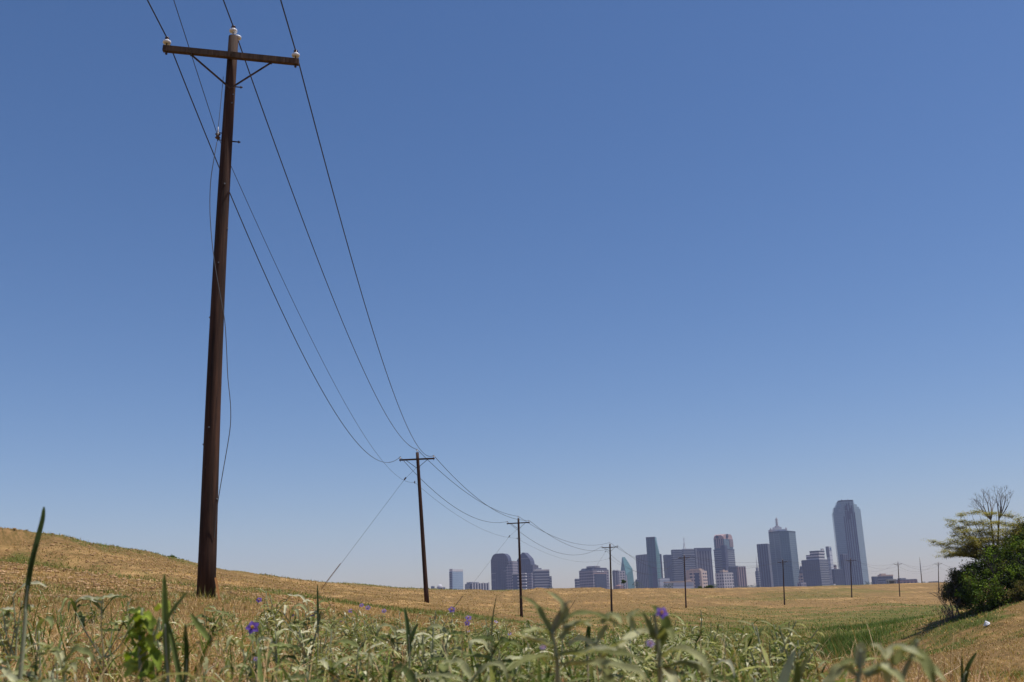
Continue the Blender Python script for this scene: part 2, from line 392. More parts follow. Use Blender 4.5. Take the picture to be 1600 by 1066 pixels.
rank([(60,843,42),(100,866,38),(140,874,40),(220,890,40),(300,902,38)], 2.2, 2600, .06,.24, GRN, 'green_tufts', 'strip of green tufts across the dry left-hand slope', .03)
rank([(1300,1060,42),(1450,1060,36),(1600,1064,28)], 1.5, 8000, .15,.4, GRN, 'bright_grass', 'bright green grass at the lower right edge', .02)
# crumbly clods and tussocks on the left slope
def clods(n, f, nm, lab):
    X=[];Y=[];
    x,y,r = scatter_polar(n*4, 18, 70, -.6, .02); k = f(x,y,r); x,y,r = x[k][:n],y[k][:n],r[k][:n]; n=len(x)
    z = zfun(x,y); s = RNG.uniform(.015,.06,n)
    phi = (1+5**.5)/2
    ico = np.array([(-1,phi,0),(1,phi,0),(-1,-phi,0),(1,-phi,0),(0,-1,phi),(0,1,phi),(0,-1,-phi),(0,1,-phi),(phi,0,-1),(phi,0,1),(-phi,0,-1),(-phi,0,1)])/1.9
    F = np.array([(0,11,5),(0,5,1),(0,1,7),(0,7,10),(0,10,11),(1,5,9),(5,11,4),(11,10,2),(10,7,6),(7,1,8),(3,9,4),(3,4,2),(3,2,6),(3,6,8),(3,8,9),(4,9,5),(2,4,11),(6,2,10),(8,6,7),(9,8,1)])
    V = ico[None]*s[:,None,None]*RNG.uniform(.5,1.4,(n,12,1))*np.array([1.3,1.3,.7]) + np.stack([x,y,z+s*.15],-1)[:,None]
    Q = (F[None]+(np.arange(n)*12)[:,None,None]).reshape(-1,3)
    C = np.repeat(pal(n,[(.45,.28,.14),(.36,.21,.10),(.52,.34,.18)]),12,0)
    tag(np_build(nm, V.reshape(-1,3), Q, C, M['grass']), lab, 'clods', kind='stuff')
clods(7000, lambda x,y,r: (x<-.18*y) , 'earth_clods', 'crumbly clods of dry earth and mown thatch on the left slope')

# ------------------------------------------------------------------ utility poles
def wood(name, dark, light, streak):
    m, nt, b = mat(name); tc = nd(nt, 'ShaderNodeTexCoord'); o = tc.outputs['Object']
    g = noise(nt, mapping(nt, o, (19,19,.7)), 1.0, 6, .75, .5); g2 = noise(nt, mapping(nt, o, (9,9,.5)), 1.0, 4, .6)
    k = noise(nt, mapping(nt, o, (30,30,5)), 1.0, 5, .8)
    c = mixc(nt, ramp(nt, g, (.3,0.),(.7,1.)), dark, light)
    c = mixc(nt, ramp(nt, g2, (.4,0.),(.65,.7)), c, tuple(v*.45 for v in dark))
    c = mixc(nt, ramp(nt, k, (.66,0.),(.78,.8)), c, streak)
    nt.links.new(c, b.inputs['Base Color']); b.inputs['Roughness'].default_value = .8
    b.inputs['Specular IOR Level'].default_value = .25
    bump(nt, b, g, .8, .02); return m
M['pole'] = wood('creosoted_pole', (.012,.006,.004), (.125,.056,.031), (.34,.24,.18))
M['arm'] = wood('crossarm_timber', (.055,.030,.018), (.13,.075,.045), (.30,.22,.16))
M['steel'] = plain('galvanised_steel', (.22,.21,.20), .5, .6)
M['rust'] = plain('rusted_steel', (.07,.045,.035), .8, .3)
M['porcelain'] = plain('white_porcelain', (.74,.75,.80), .15, 0, .04)
M['cap'] = plain('brown_glaze', (.10,.045,.035), .2, 0, .2)
M['wire'] = plain('weathered_conductor', (.030,.027,.026), .6, .2)
M['paleWire'] = plain('bare_copper_wire', (.10,.095,.09), .5, .5)
M['stake'] = plain('yellowed_board', (.27,.115,.025), .8, 0, .3, 14)
HP = 10.1
SOL_GREY = plain('weathered_porcelain', (.38,.37,.38), .4, 0, .1)
POLES = [(322,935,365,58,16.4),(667,943,652,707,68.3),(815,967,810,810,105.1),(956,961,953,850,148.5),(1072,950,1069,868,203.2),
         (1226,946,1223,875,235.1),(1331,934,1329,873,273.5),(1406,932,1403,879,315.0),(1467,926,1466,879,355.5)]
bases = [at(p[0],p[1],p[4]) for p in POLES]; tops = [at(p[2],p[3],p[4]) for p in POLES]
P0t = np.array([-.2,-37.0,9.6]); P11t = np.array([176., 398., 10.2])
line = [P0t]+tops+[P11t]
att = {k: [] for k in 'LTRN'}
def att_add(base_, ax, tp, off0=None):
    att['L'].append(tp - ax*1.16 + np.array([0,0,-.30])); att['R'].append(tp + ax*1.16 + np.array([0,0,-.30]))
    att['T'].append(tp + np.array([0,0,.20])); att['N'].append(tp - ax*.17 + np.array([0,0,-2.05]))
plabels = ['tall dark wooden utility pole with crossarm nearest the camera, at the left','second utility pole back, leaning left, on the edge of the near bench',
  'third utility pole back, in front of the twin round topped towers','fourth utility pole back, right of the mansard roofed block',
  'fifth utility pole back, before the low white building and dark office slabs','utility pole standing before the wide faceted glass tower with rooftop masts',
  'utility pole standing before the tallest stepped glass tower','small far utility pole above the low reddish warehouse right of the tallest tower',
  'farthest utility pole with crossarm, just left of the big bush']
POLE_OBJS = []
INS_PIN = [(.012,-.13),(.012,0)]
def insulator(mbp, mbc, mbs, p, up=(0,0,1)):
    p = Vector(p)
    mbs.lathe(p, [(.012,-.02),(.012,.09)], 8, up)
    mbp.lathe(p, [(.03,.05),(.066,.052),(.076,.072),(.072,.095),(.048,.112),(.038,.115)], 18, up)
    mbc.lathe(p, [(.038,.1155),(.042,.132),(.032,.14),(.032,.15),(.042,.16),(.036,.175),(.02,.18)], 14, up)
for i,(b_, t_) in enumerate(zip(bases, tops)):
    prev, nxt = line[i], line[i+2]
    d = ((t_-prev)[:2]/np.linalg.norm((t_-prev)[:2]) + (nxt-t_)[:2]/np.linalg.norm((nxt-t_)[:2])); d /= np.linalg.norm(d)
    ax = np.array([d[1], -d[0], 0.0])
    if i == 0:
        A_ = at(262,84,17.0); B_ = at(462,104,17.3); ax = (B_-A_)/np.linalg.norm(B_-A_)
        b_[2] = zat(b_[0], b_[1])
    zb = zat(b_[0], b_[1]); b_[2] = zb
    rz = math.atan2(ax[1], ax[0])
    root = empty('utility_pole', b_, 0); tag(root, plabels[i], 'utility pole', 'wooden utility poles carrying the power line')
    POLE_OBJS.append(root)
    T = Vector(t_-b_); axv = Vector(ax); fw = Vector((-ax[1], ax[0], 0)).normalized()
    n = 14; seg = 20 if i < 2 else 10
    pts = [Vector((0,0,-.5)).lerp(T, 0)]; pts = [T*(k/n) for k in range(n+1)]; pts[0] = T*(-.04)
    bend = Vector((-.05,0,0)) if i == 0 else Vector((0,0,0))
    pts = [p + bend*math.sin(PI*k/n) for k,p in enumerate(pts)]
    r0, r1 = (.150,.088) if i == 0 else (.165,.105)
    MB().tube(pts, [r0+(r1-r0)*(k/n)**.8 for k in range(n+1)], seg).build('shaft', M['pole'], root, True)
    side = -fw*(r1+.055)                            # arm bolted on the camera side
    ca = T - Vector((0,0,.50)) + side
    if i == 0: ca = Vector((at(362,94,17.15)-b_)) ; ca = Vector((T.x,T.y,T.z)) - Vector((0,0,.47)) + side
    arm = MB().bar(ca-axv*1.22, ca+axv*1.22, .09, .108).build('crossarm', M['arm'], root)
    for sgn in (-1,1):
        lo = T - Vector((0,0,1.12)) + side*.75; hi = ca + axv*(.72*sgn) + Vector((0,0,-.065))
        mbx = MB().bar(lo, hi, .035, .008, up=(0,-1,.1)); mbx.lathe(hi+Vector((0,0,0)), [(.016,-.03),(.016,.03)], 8); mbx.build('brace', M['rust' if i else 'arm'], root)
    # through bolts
    MB().tube([ca-fw*.08, ca+fw*.28], .011, 6).build('bolt', M['rust'], root)
    for zo, sx in ((-1.02,1),(-2.12,1)):
        q = T+Vector((0,0,zo)); MB().tube([q+axv*.06*sx, q+axv*(.20*sx)], .012, 6).lathe(q+axv*.17*sx, [(.024,-.008),(.024,.008)], 8, axv).build('bolt', M['rust'], root)
    for sgn in (-1,1):
        pn, pc, ps = MB(), MB(), MB(); q = ca + axv*1.16*sgn + Vector((0,0,.06)); insulator(pn, pc, ps, q)
        ps.lathe(q+Vector((0,0,-.17)), [(.022,0),(.022,.03),(.012,.031),(.012,.16)], 8)
        o = pn.build('insulator', M['porcelain'], root, True); pc.build('insulator_cap', M['cap'], o, True); ps.build('pin', M['rust'], o)
        att['L' if sgn<0 else 'R'].append(np.array(b_)+np.array(q)+np.array([0,0,.158]))
    pn, pc, ps = MB(), MB(), MB(); q = T+Vector((0,0,.03)) - axv*.01
    ps.bar(T+Vector((0,0,-.35))+axv*.07, T+Vector((0,0,.03))+axv*.05, .04, .012, up=(0,-1,0)); insulator(pn, pc, ps, q+Vector((0,0,.02)))
    o = pn.build('insulator', M['porcelain'], root, True); pc.build('insulator_cap', M['cap'], o, True); ps.build('pin', M['steel'], o)
    att['T'].append(np.array(b_)+np.array(q)+np.array([0,0,.178]))
    if i == 0:
        pn, pc, ps = MB(), MB(), MB(); insulator(pn, pc, ps, T+axv*.06+fw*.05+Vector((0,0,-.05)))
        o = pn.build('insulator', M['porcelain'], root, True); ps.build('pin', M['steel'], o)
    # neutral spool bracket
    nq = T - axv*.20 + Vector((0,0,-2.05)) - fw*.02
    br = MB(); br.bar(T-axv*.08+Vector((0,0,-1.98)), nq+Vector((0,0,.07)), .03, .006, up=(0,0,1)); br.bar(T-axv*.08+Vector((0,0,-2.12)), nq+Vector((0,0,-.07)), .03, .006, up=(0,0,1))
    br.tube([nq+Vector((0,0,-.10)), nq+Vector((0,0,.10))], .009, 6); o = br.build('spool_bracket', M['rust'], root)
    MB().lathe(nq, [(.035,-.05),(.05,-.035),(.03,-.01),(.03,.01),(.05,.035),(.035,.05)], 12).build('spool', M['cap'], o, True)
    att['N'].append(np.array(b_)+np.array(nq))
    if i == 0:
        # fine lead from the pole top, small white insulator, loose ground wire looping down the shaft
        s1 = Vector(at(349,120,16.25)-b_); s2 = Vector(at(341,200,16.2)-b_)
        MB().tube([s1, (s1+s2)/2, s2], .005, 6).build('lead_wire', M['paleWire'], root)
        MB().lathe(s2, [(.008,-.14),(.018,-.12),(.018,-.10),(.009,-.09),(.017,-.07),(.015,-.05),(.009,-.03),(.007,.02)], 12).build('strain_insulator', SOL_GREY, root, True)
        gp = [(339,222,16.2),(334,250,16.15),(329,285,16.15),(328,330,16.15),(331,375,16.12),(336,415,16.1),(344,460,16.1),(351,500,16.12),(354,545,16.15),(356,590,16.15),(360,630,16.15),(360,665,16.15),(354,705,16.18),(347,745,16.2),(339,795,16.25),(335,840,16.3)]
        gpts = [Vector(at(*g)-b_) for g in gp]; sm = []
        for k in range(len(gpts)-1):
            p0 = gpts[max(k-1,0)]; p1 = gpts[k]; p2 = gpts[k+1]; p3 = gpts[min(k+2,len(gpts)-1)]
            for t in (0,.33,.66):
                sm.append(.5*((2*p1)+(p2-p0)*t+(2*p0-5*p1+4*p2-p3)*t*t+(3*p1-p0-3*p2+p3)*t**3))
        MB().tube(sm+[gpts[-1]], .0065, 6).build('ground_wire', M['paleWire'], root)
        rr = random.Random(5)
        for k in range(9):
            a = rr.uniform(-PI, 0); hh = rr.uniform(.06,.93); c = T*hh + bend*math.sin(PI*hh) + Vector((math.cos(a), math.sin(a),0))*(r0+(r1-r0)*hh**.8-.006)
            MB().tube([c, c+Vector((math.cos(a), math.sin(a),0))*.022], .014, 6).build('nail_head', M['steel'], root)
        s = empty('wooden_stake', (0,0,0)); s1 = Vector(at(345,936,16.0)); s1.z = zat(s1.x,s1.y)-.05; s2 = Vector(at(337,903,16.22))
        stk = MB().bar(s1, s2, .038, .018, up=(.3,-1,0)); bpy.data.objects.remove(s)
        tag(stk.build('wooden_stake', M['stake']), 'short orange-yellow board leaning on the foot of the nearest utility pole', 'stake')
att0 = {}
ax0 = np.array([1,.0,0]);
for k,off in (('L',np.array([-1.16,0,-.30])),('R',np.array([.45,0,-.30])),('T',np.array([0,0,.2])),('N',np.array([3.2,0,-1.4]))):
    att[k].insert(0, P0t+off); o2 = off.copy(); o2[0], o2[1] = off[0]*.8, -off[0]*.6; att[k].append(P11t+o2)
def span(a, b, sag, n=28):
    return [a+(b-a)*t + np.array([0,0,-4*sag*t*(1-t)]) for t in np.linspace(0,1,n)]
wl = {'L':('power_line','thick black power line running along the left ends of the crossarms',.0125),
      'T':('power_line','thick black power line running over the pole tops, the middle of the three',.0125),
      'R':('power_line','thick black power line running along the right ends of the crossarms',.0125),
      'N':('neutral_line','thin lower line strung on the brackets below the crossarms',.0062)}
for k in 'LTRN':
    pts = []
    for j,(a,b) in enumerate(zip(att[k][:-1], att[k][1:])):
        Lh = np.linalg.norm((b-a)[:2]); sag = {'N':.00063,'L':.00107,'T':.00067,'R':.00085}[k]*Lh*Lh
        if j == 0: sag = .3 if k == 'N' else .6
        s = span(a, b, sag, 40 if j < 2 else 22); pts += s[(1 if j else 0):]
    nm, lab, rr = wl[k]
    rads = [rr*(1.0 if p[1] < 60 else 1.35) for p in pts]
    tag(MB().tube(pts, rads, 6).build(nm, M['wire'], None, True), lab, 'power line', 'wires strung between the utility poles')
# down guys
for (i, q, lab) in ((1,[(633,748),(508,912)],'thin guy wire slanting down left from the second utility pole'),
                    (2,[(796,838),(742,907)],'thin guy wire slanting down left from the third utility pole'),
                    (3,[(946,862),(931,886)],'thin guy wire slanting down left from the fourth utility pole')):
    tp = tops[i] + np.array([0,0,-1.0]); Y = POLES[i][4]
    a = at(*q[0], Y-.1) if i != 3 else tp; 
    a = tp; dirp = at(*q[1], Y*1.03) - at(*q[0], Y); 
    e = at(*q[1], Y*(1.02 if i==1 else 1.01)); g = zat(e[0], e[1])
    d = e - at(*q[0], Y); k = 1.0
    st = at(*q[0], Y)
    for _ in range(200):
        p = st + d*k
        if p[2] <= zat(p[0],p[1]): break
        k += .02
    end = st + d*k
    g_ = empty('guy_wire', end); tag(g_, lab, 'guy wire', 'guy wires bracing the utility poles')
    MB().tube([Vector(tp-end), Vector(st-end), Vector((0,0,-.1))], .009, 5).build('strand', M['paleWire'], g_)
    u = Vector(st-end)
    MB().tube([u*.0+u.normalized()*.1, u.normalized()*2.6], .022, 6).build('guard', M['rust'] if i != 1 else M['stake'], g_)
    MB().lathe(u*1.0, [(.02,-.12),(.05,-.08),(.05,.08),(.02,.12)], 8, u.normalized()).build('strain_insulator', M['rust'], g_)
# lone post without arm beyond the crest
pb = at(1441,916,430); pt = at(1437,872,430); pb[2] = min(pb[2], zat(pb[0],pb[1]))
o = empty('utility_pole', pb); tag(o, 'bare leaning grey pole without crossarm beyond the levee crest', 'utility pole')
d = Vector(pt-pb); MB().tube([d*-.02, d], [.21,.15], 10).build('shaft', M['steel'], o, True)
MB().tube([d, d+Vector((0,0,.35))], .05, 6).build('top_pin', M['steel'], o)

# ------------------------------------------------------------------ city
def facade(name, wall, glass, fp=4.0, band=.45, cp=0, colf=.3, rough=.25, var=.15, gvar=.25, spec=.5):
    m, nt, b = mat(name); tc = nd(nt, 'ShaderNodeTexCoord'); s = nd(nt, 'ShaderNodeSeparateXYZ'); nt.links.new(tc.outputs['Object'], s.inputs[0])
    z = mth(nt, 'FRACT', mth(nt, 'DIVIDE', s.outputs[2], fp)); win = mth(nt, 'GREATER_THAN', z, band) if band > 0 else None
    if cp:
        u = mth(nt, 'FRACT', mth(nt, 'DIVIDE', mth(nt, 'ADD', s.outputs[0], s.outputs[1]), cp)); w2 = mth(nt, 'GREATER_THAN', u, colf)
        win = mth(nt, 'MULTIPLY', win, w2) if win is not None else w2
    n = noise(nt, tc.outputs['Object'], .035, 4, .6); n2 = noise(nt, mapping(nt, tc.outputs['Object'], (.06,.06,.3)), 1.0, 3)
    cw = mixc(nt, n, tuple(v*(1-var) for v in wall), tuple(v*(1+var) for v in wall))
    cg = mixc(nt, n2, tuple(v*(1-gvar) for v in glass), tuple(v*(1+gvar) for v in glass))
    nt.links.new(mixc(nt, win, cw, cg), b.inputs['Base Color'])
    nt.links.new(mth(nt, 'MULTIPLY_ADD', win, rough-.8, .8), b.inputs['Roughness'])
    b.inputs['Specular IOR Level'].default_value = spec
    return m
GR = (.20,.19,.19)
F = {
 'navy': facade('navy_glass', (.045,.05,.07), (.02,.025,.045), 4, .25, 7, .2),
 'navyrib': facade('navy_ribbed_glass', (.09,.095,.13), (.022,.026,.045), 0.0001, 0, 7.5, .32),
 'granite': facade('dark_granite', (.075,.065,.085), (.025,.025,.045), 4.2, .45, 6, .35),
 'granite2': facade('gray_granite_grid', (.25,.22,.24), (.04,.04,.06), 7.5, .4, 7, .35),
 'bandL': facade('pale_banded_concrete', (.52,.50,.50), (.025,.03,.045), 8.2, .42, 0, 0, .2, .1),
 'bandD': facade('dark_banded_concrete', (.24,.23,.25), (.03,.035,.055), 7.4, .45, 0, 0, .2),
 'teal': facade('teal_glass', (.05,.10,.12), (.025,.06,.078), 5, .15, 8, .12),
 'green': facade('sea_green_glass', (.14,.26,.25), (.09,.19,.19), 6, .12, 9, .1),
 'blue2': facade('pale_steel_blue_glass', (.23,.30,.34), (.17,.235,.28), 6, .14, 9, .14, .15),
 'blue': facade('steel_blue_glass', (.12,.175,.20), (.075,.115,.14), 6, .14, 9, .14, .15),
 'bluel': facade('light_blue_glass', (.34,.42,.50), (.22,.30,.38), 6, .2, 6, .15),
 'brown': facade('red_brown_granite', (.34,.24,.22), (.06,.05,.06), 4, 0, 7, .5),
 'beige': facade('beige_concrete', (.58,.44,.36), (.05,.05,.06), 8, .48, 11, .3),
 'grid': facade('pale_window_grid', (.46,.43,.43), (.05,.055,.075), 7.2, .45, 8.5, .45),
 'char': facade('charcoal_stripes', (.14,.125,.14), (.03,.03,.045), .0001, 0, 9, .45),
 'gray': facade('gray_office_bands', (.19,.195,.215), (.05,.06,.08), 6.5, .45, 0, 0),
 'white': facade('white_panels', (.46,.48,.52), (.30,.34,.40), 14, .75, 0, 0),
 'redd': facade('reddish_brick', (.20,.12,.11), (.05,.04,.05), 6, .5, 9, .5),
}
SOL = {k: plain(k+'_cladding', c, .75, 0, .12, .05) for k,c in dict(white=(.55,.53,.52), beige=(.50,.37,.28), dark=(.035,.04,.06), gray=(.20,.20,.22), pink=(.42,.28,.25), navy=(.05,.055,.09), teal=(.035,.06,.075), red=(.30,.14,.10)).items()}
SOL['bright'] = plain('bright_sign', (.85,.85,.85), .5, 0, .05, 1); SOL['sign'] = plain('blue_sign', (.04,.14,.30), .4, 0, .1, 1)
ZG = -6.0
CITY = []
def city_box(name, label, xl, xc, xr, yt, D, m, th=35, cat='building', fixed_b=None, base=None, roof=True, group=None):
    """box whose nearest corner is seen at xc; root Empty at ground on that corner. returns root,a,b,h,s (m per px)"""
    th = R(th); c = at(xc, yt, D); s = (at(xc+1,yt,D)-at(xc,yt,D))[0]
    a = max(xc-xl, .01)*s/math.cos(th); b = max(xr-xc, .01)*s/math.sin(th)
    if xc-xl < .5: a = 25
    if xr-xc < .5: b = 25
    root = empty(name, (c[0], c[1], ZG), -th); tag(root, label, cat, group)
    h = c[2]-ZG
    mb = MB().box(-a,0,0,b,-2,h)
    mb.build('wall', m, root)
    if roof:
        MB().box(-a+.8,-.8,.8,b-.8,h,h+1.2).build('parapet', SOL['gray'], root)
    return root, a, b, h, s
def add(root, name, m, f):
    mb = MB(); f(mb); return mb.build(name, m, root)
# far left low blocks
city_box('low_block','tiny gray block on the skyline, leftmost, left of the white dome',673,677,679,916.4,3400,F['gray'])
r,a,b,h,s = city_box('domed_building','tiny pale building with a white dome on the far left skyline',682,686,695,918,3300,F['gray'])
add(r,'dome',SOL['white'],lambda q: q.lathe((-a*.2,b*.2,h),[(9,0),(8.4,4),(6,7.5),(3,9.4),(.4,10)],16))
# white crowned glass tower
r,a,b,h,s = city_box('glass_tower','slim light blue glass tower with a white crown, alone at the left of the skyline',702,707,722,893,3000,F['bluel'],30)
add(r,'crown',SOL['white'],lambda q: (q.box(-a,0,-.3,.6,h,h+7.5), q.box(-.6,.3,.6,b,h,h+6.5), q.box(-a,-.6,b-.6,b,h,h+6)))
add(r,'side_bay',F['gray'],lambda q: q.box(-a-.4,-a*.25,-.6,0,0,h-2))
add(r,'corner_slab',SOL['gray'],lambda q: q.box(0,2,b,b+7,0,h-55))
# long low apartment
r,a,b,h,s = city_box('apartment_block','long low apartment block with pale vertical fins beside the slim glass tower',725,734,763,912.5,2800,F['navy'],70)
add(r,'fin',SOL['white'],lambda q: [q.box(0,2.2,k*b/7-1.6,k*b/7+1.6,0,h+(3 if k%2 else 1)) for k in range(1,8)])
add(r,'penthouse',SOL['gray'],lambda q: (q.box(-a*.8,-2,2,b*.2,h,h+5), q.box(-a*.6,-2,b*.3,b*.5,h,h+4)))
add(r,'left_wing',F['gray'],lambda q: q.box(-a-3,-a-.1,.5,b*.2,0,h-3))
# twin postmodern towers
def arch(a, z0, z1, n=10, flat=.25):
    pts = []
    for k in range(n+1):
        t = PI/2*k/n; pts.append((-a/2-a/2*(flat+(1-flat)*math.cos(t)), z0+(z1-z0)*math.sin(t)))
    q = [(-a/2+(-a/2-x), z) for x,z in pts[::-1]]
    return pts + q
def arch_pts(x0, x1, z0, z1, n=10, flat=.35):
    c = (x0+x1)/2; hw = (x1-x0)/2; L = []
    for k in range(n+1):
        t = PI/2*k/n; L.append((c+hw*(flat+(1-flat)*math.cos(t)), z0+(z1-z0)*math.sin(t)))
    Rr = [(2*c-x, z) for x,z in L[::-1]]
    return L+Rr
r,a,b,h,s = city_box('barrel_topped_tower','dark granite tower with a rounded barrel vault top, left of the pair',766.5,794,803,877.5,2900,F['granite'],22)
htop = h + 13.0*s
add(r,'vault_roof',SOL['navy'],lambda q: q.prism_y([(x,z) for x,z in arch_pts(-a,0,h,htop)], .5, b*.6))
add(r,'gable_face',F['granite'],lambda q: q.prism_y([(x,z) for x,z in arch_pts(-a+2,-2,h,htop-2)], -.8, .4))
add(r,'notch',SOL['dark'],lambda q: (q.box(-a*.62,-a*.48,-1.2,0,h*.42,h*1.02), q.box(-a*.9,-a*.8,-1,0,h*.75,h*.85), q.box(-a*.22,-a*.1,-1,0,h*.78,h*.88)))
add(r,'side_slab',F['granite2'],lambda q: q.box(.1,8*s,-4,b*.8,0,h+.5*s))
add(r,'side_slab',F['granite2'],lambda q: q.box(-a*.1,5*s,-6,-1,0,h-6*s))
add(r,'ledge',SOL['gray'],lambda q: [q.box(-a*x1,-a*x0,-1.6,0,h*z-1,h*z+1.2) for x0,x1,z in ((.72,.98,.76),(.74,.95,.62),(.04,.26,.80))])
r,a,b,h,s = city_box('gabled_tower','dark granite tower with a pointed gable top, right of the pair',806,829,838.5,882,3050,F['granite'],24)
add(r,'gable_roof',SOL['navy'],lambda q: q.prism_y([(-a,h),(-a*.93,h+7*s),(-a*.84,h+10*s),(-a*.56,h+18.5*s),(-a*.44,h+18.8*s),(-a*.1,h+10*s),(-a*.02,h+5*s),(0,h)], .3, b*.7))
add(r,'gable_band',SOL['gray'],lambda q: q.box(-a*.62,-a*.06,-.6,.2,h+9*s,h+10*s))
add(r,'round_window',SOL['dark'],lambda q: q.lathe((-a*.5,.2,h+3.5*s),[(4.5*s*.9,0),(4.5*s*.9,1.5)],18,(0,-1,0)))
add(r,'shoulder',F['granite'],lambda q: (q.box(0,6,1,b,0,h-1*s), q.box(-a-6,-a-.1,1,b,0,h-2*s)))
add(r,'step_bay',F['granite2'],lambda q: q.box(-a*.42,3*s,-9,-.2,0,h-13*s))
r,a,b,h,s = city_box('banded_office','pale banded office block in front of the pointed gable tower',800,821,823,897,2750,F['bandL'],20)
add(r,'roof_slab',SOL['white'],lambda q: q.box(-a,0,-1,b,h,h+2.6))
add(r,'dark_bay',SOL['navy'],lambda q: q.box(-a+2,-a*.62,-.8,0,0,h-4))
r,a,b,h,s = city_box('banded_office','gray banded office block with a bright roof slab, right of the pointed gable tower',832,835,858.5,892,2800,F['bandD'],74)
add(r,'roof_slab',SOL['white'],lambda q: q.box(-a*.5,1,0,b,h,h+3.2))
add(r,'penthouse',SOL['gray'],lambda q: q.box(-a*.8,-3,b*.15,b*.5,h+3.2,h+7))
add(r,'corner_bay',F['gray'],lambda q: q.box(-a*.8,2,b,b+3*s,0,h-9*s))
# mansard block
city_box('banded_office','small banded office block at the left end of the mansard roofed block',898,901,909,905,2900,F['bandD'],60)
r,a,b,h,s = city_box('mansard_block','broad dark block with a mansard roof and a large glass wall panel',906,926,953,891,2800,F['granite2'],52)
add(r,'mansard',SOL['navy'],lambda q: (q.prism_x([(2,h),(b*.12,h+3.6*s),(b*.88,h+3.6*s),(b-2,h)], -a+4, -2)))
add(r,'penthouse',SOL['gray'],lambda q: (q.lathe((-a*.35,b*.35,h+3.6*s),[(11*s,0),(11*s,2.6*s),(9*s,3.2*s)],24)))
add(r,'glass_wall',F['navy'],lambda q: q.box(-2,.9,b*.1,b*.82,-2,h-6*s))
add(r,'cornice',SOL['pink'],lambda q: q.box(-1,1.2,b*.02,b*.86,h-5.4*s,h-4.4*s))
add(r,'roof_sign',SOL['bright'],lambda q: (q.box(.5,1.8,b*.25,b*.5,h-2.6*s,h-1.9*s), q.box(.5,1.8,b*.57,b*.64,h-2.8*s,h-1.3*s)))
add(r,'round_window',SOL['gray'],lambda q: q.lathe((-a*.3,.4,h-1.2*s),[(1.1*s,0),(1.1*s,1)],14,(0,-1,0)))
r,a,b,h,s = city_box('column_block','narrow block with dark vertical window strips, between the mansard block and green prism tower',957,960,966.5,892,2950,F['char'],60)
add(r,'roof_slab',SOL['white'],lambda q: q.box(-a*.6,1,0,b,h,h+2.4))
r,a,b,h,s = city_box('pink_block','pinkish gridded block just left of the green prism tower',965,967,977,892.5,3000,F['grid'],70)
r,a,b,h,s = city_box('low_red_building','low red-brown building at the foot of the pinkish block',959,968,976,916,2600,F['redd'],50)
add(r,'hip_roof',SOL['red'],lambda q: q.add([(-a,0,h),(0,0,h),(0,b,h),(-a,b,h),(-a*.6,b*.5,h+2*s),(-a*.35,b*.5,h+2*s)],[(0,1,5,4),(1,2,5),(2,3,4,5),(3,0,4)]))
# green prism tower
D = 3100; c0 = at(981,916,D); s = (at(982,916,D)-at(981,916,D))[0]
r = empty('green_prism_tower', (c0[0],c0[1],ZG)); tag(r,'sea green faceted glass tower tapering to a slanted point','building')
zt = lambda y: (at(981,y,D)[2]-ZG)
bx = [(-8*s,30),(1*s,-10),(13*s,14),(10*s,60),(-4*s,60)]
mx_ = [(-9.3*s,28),(-2*s,-8),(9.5*s,16),(8*s,50),(-4*s,50)]
tp_ = [(-5.2*s,24),(-4.8*s,16),(-.6*s,20),(-1*s,26),(-4*s,28)]
V_ = [(x,y,-2) for x,y in bx]+[(x,y,zt(898 if i!=2 else 886)) for i,(x,y) in enumerate(mx_)]+[(x,y,zt(870)) for x,y in tp_]
V_[5+2] = (9.8*s,16,zt(889)); V_[5+3] = (9*s,50,zt(889))
MB().add(V_, [(i,(i+1)%5,5+(i+1)%5,5+i) for i in range(5)]+[(5+i,5+(i+1)%5,10+(i+1)%5,10+i) for i in range(5)]+[(10,11,12,13,14),(4,3,2,1,0)]).build('wall', F['green'], r)
MB().add([(-2*s,-9,2),(.8*s,-11.5,2),(-1.0*s,-9.6,zt(899)),(-2.6*s,-8.3,zt(899))],[(0,1,2,3)]).bar((-.5*s,-11.2,2),(-2.2*s,-9,zt(899)),2,2).build('edge_fin', SOL['white'], r)
r,a,b,h,s = city_box('podium_building','small low dark podium right of the green prism tower',993,996,1000,906,3000,F['navy'],50)
# dark slab with tall teal tower
r,a,b,h,s = city_box('wide_dark_tower','wide dark brown ribbed tower block behind the tall teal tower',996,1010.5,1035.5,866.5,3150,F['char'],62)
r,a,b,h,s = city_box('teal_tower','tall narrow teal glass tower rising from the wide dark block',1009.5,1023,1027.5,839.5,2950,F['teal'],18)
add(r,'facet',F['green'],lambda q: q.add([(0.2,-.3,h),(4.2*s,10,h-26*s),(4.6*s,10,0),(0.2,-.3,0),(.2,20,h),(4.2*s,20,h-26*s),(4.6*s,20,0),(.2,20,0)],[(0,3,2,1),(0,1,5,4),(1,2,6,5),(4,5,6,7)]))
add(r,'base_bay',SOL['navy'],lambda q: q.box(-a*.55,0,-2,0,0,h*.55))
add(r,'mechanical_cap',SOL['dark'],lambda q: q.box(-a,0,-.6,b,h-1.5*s,h+.8))
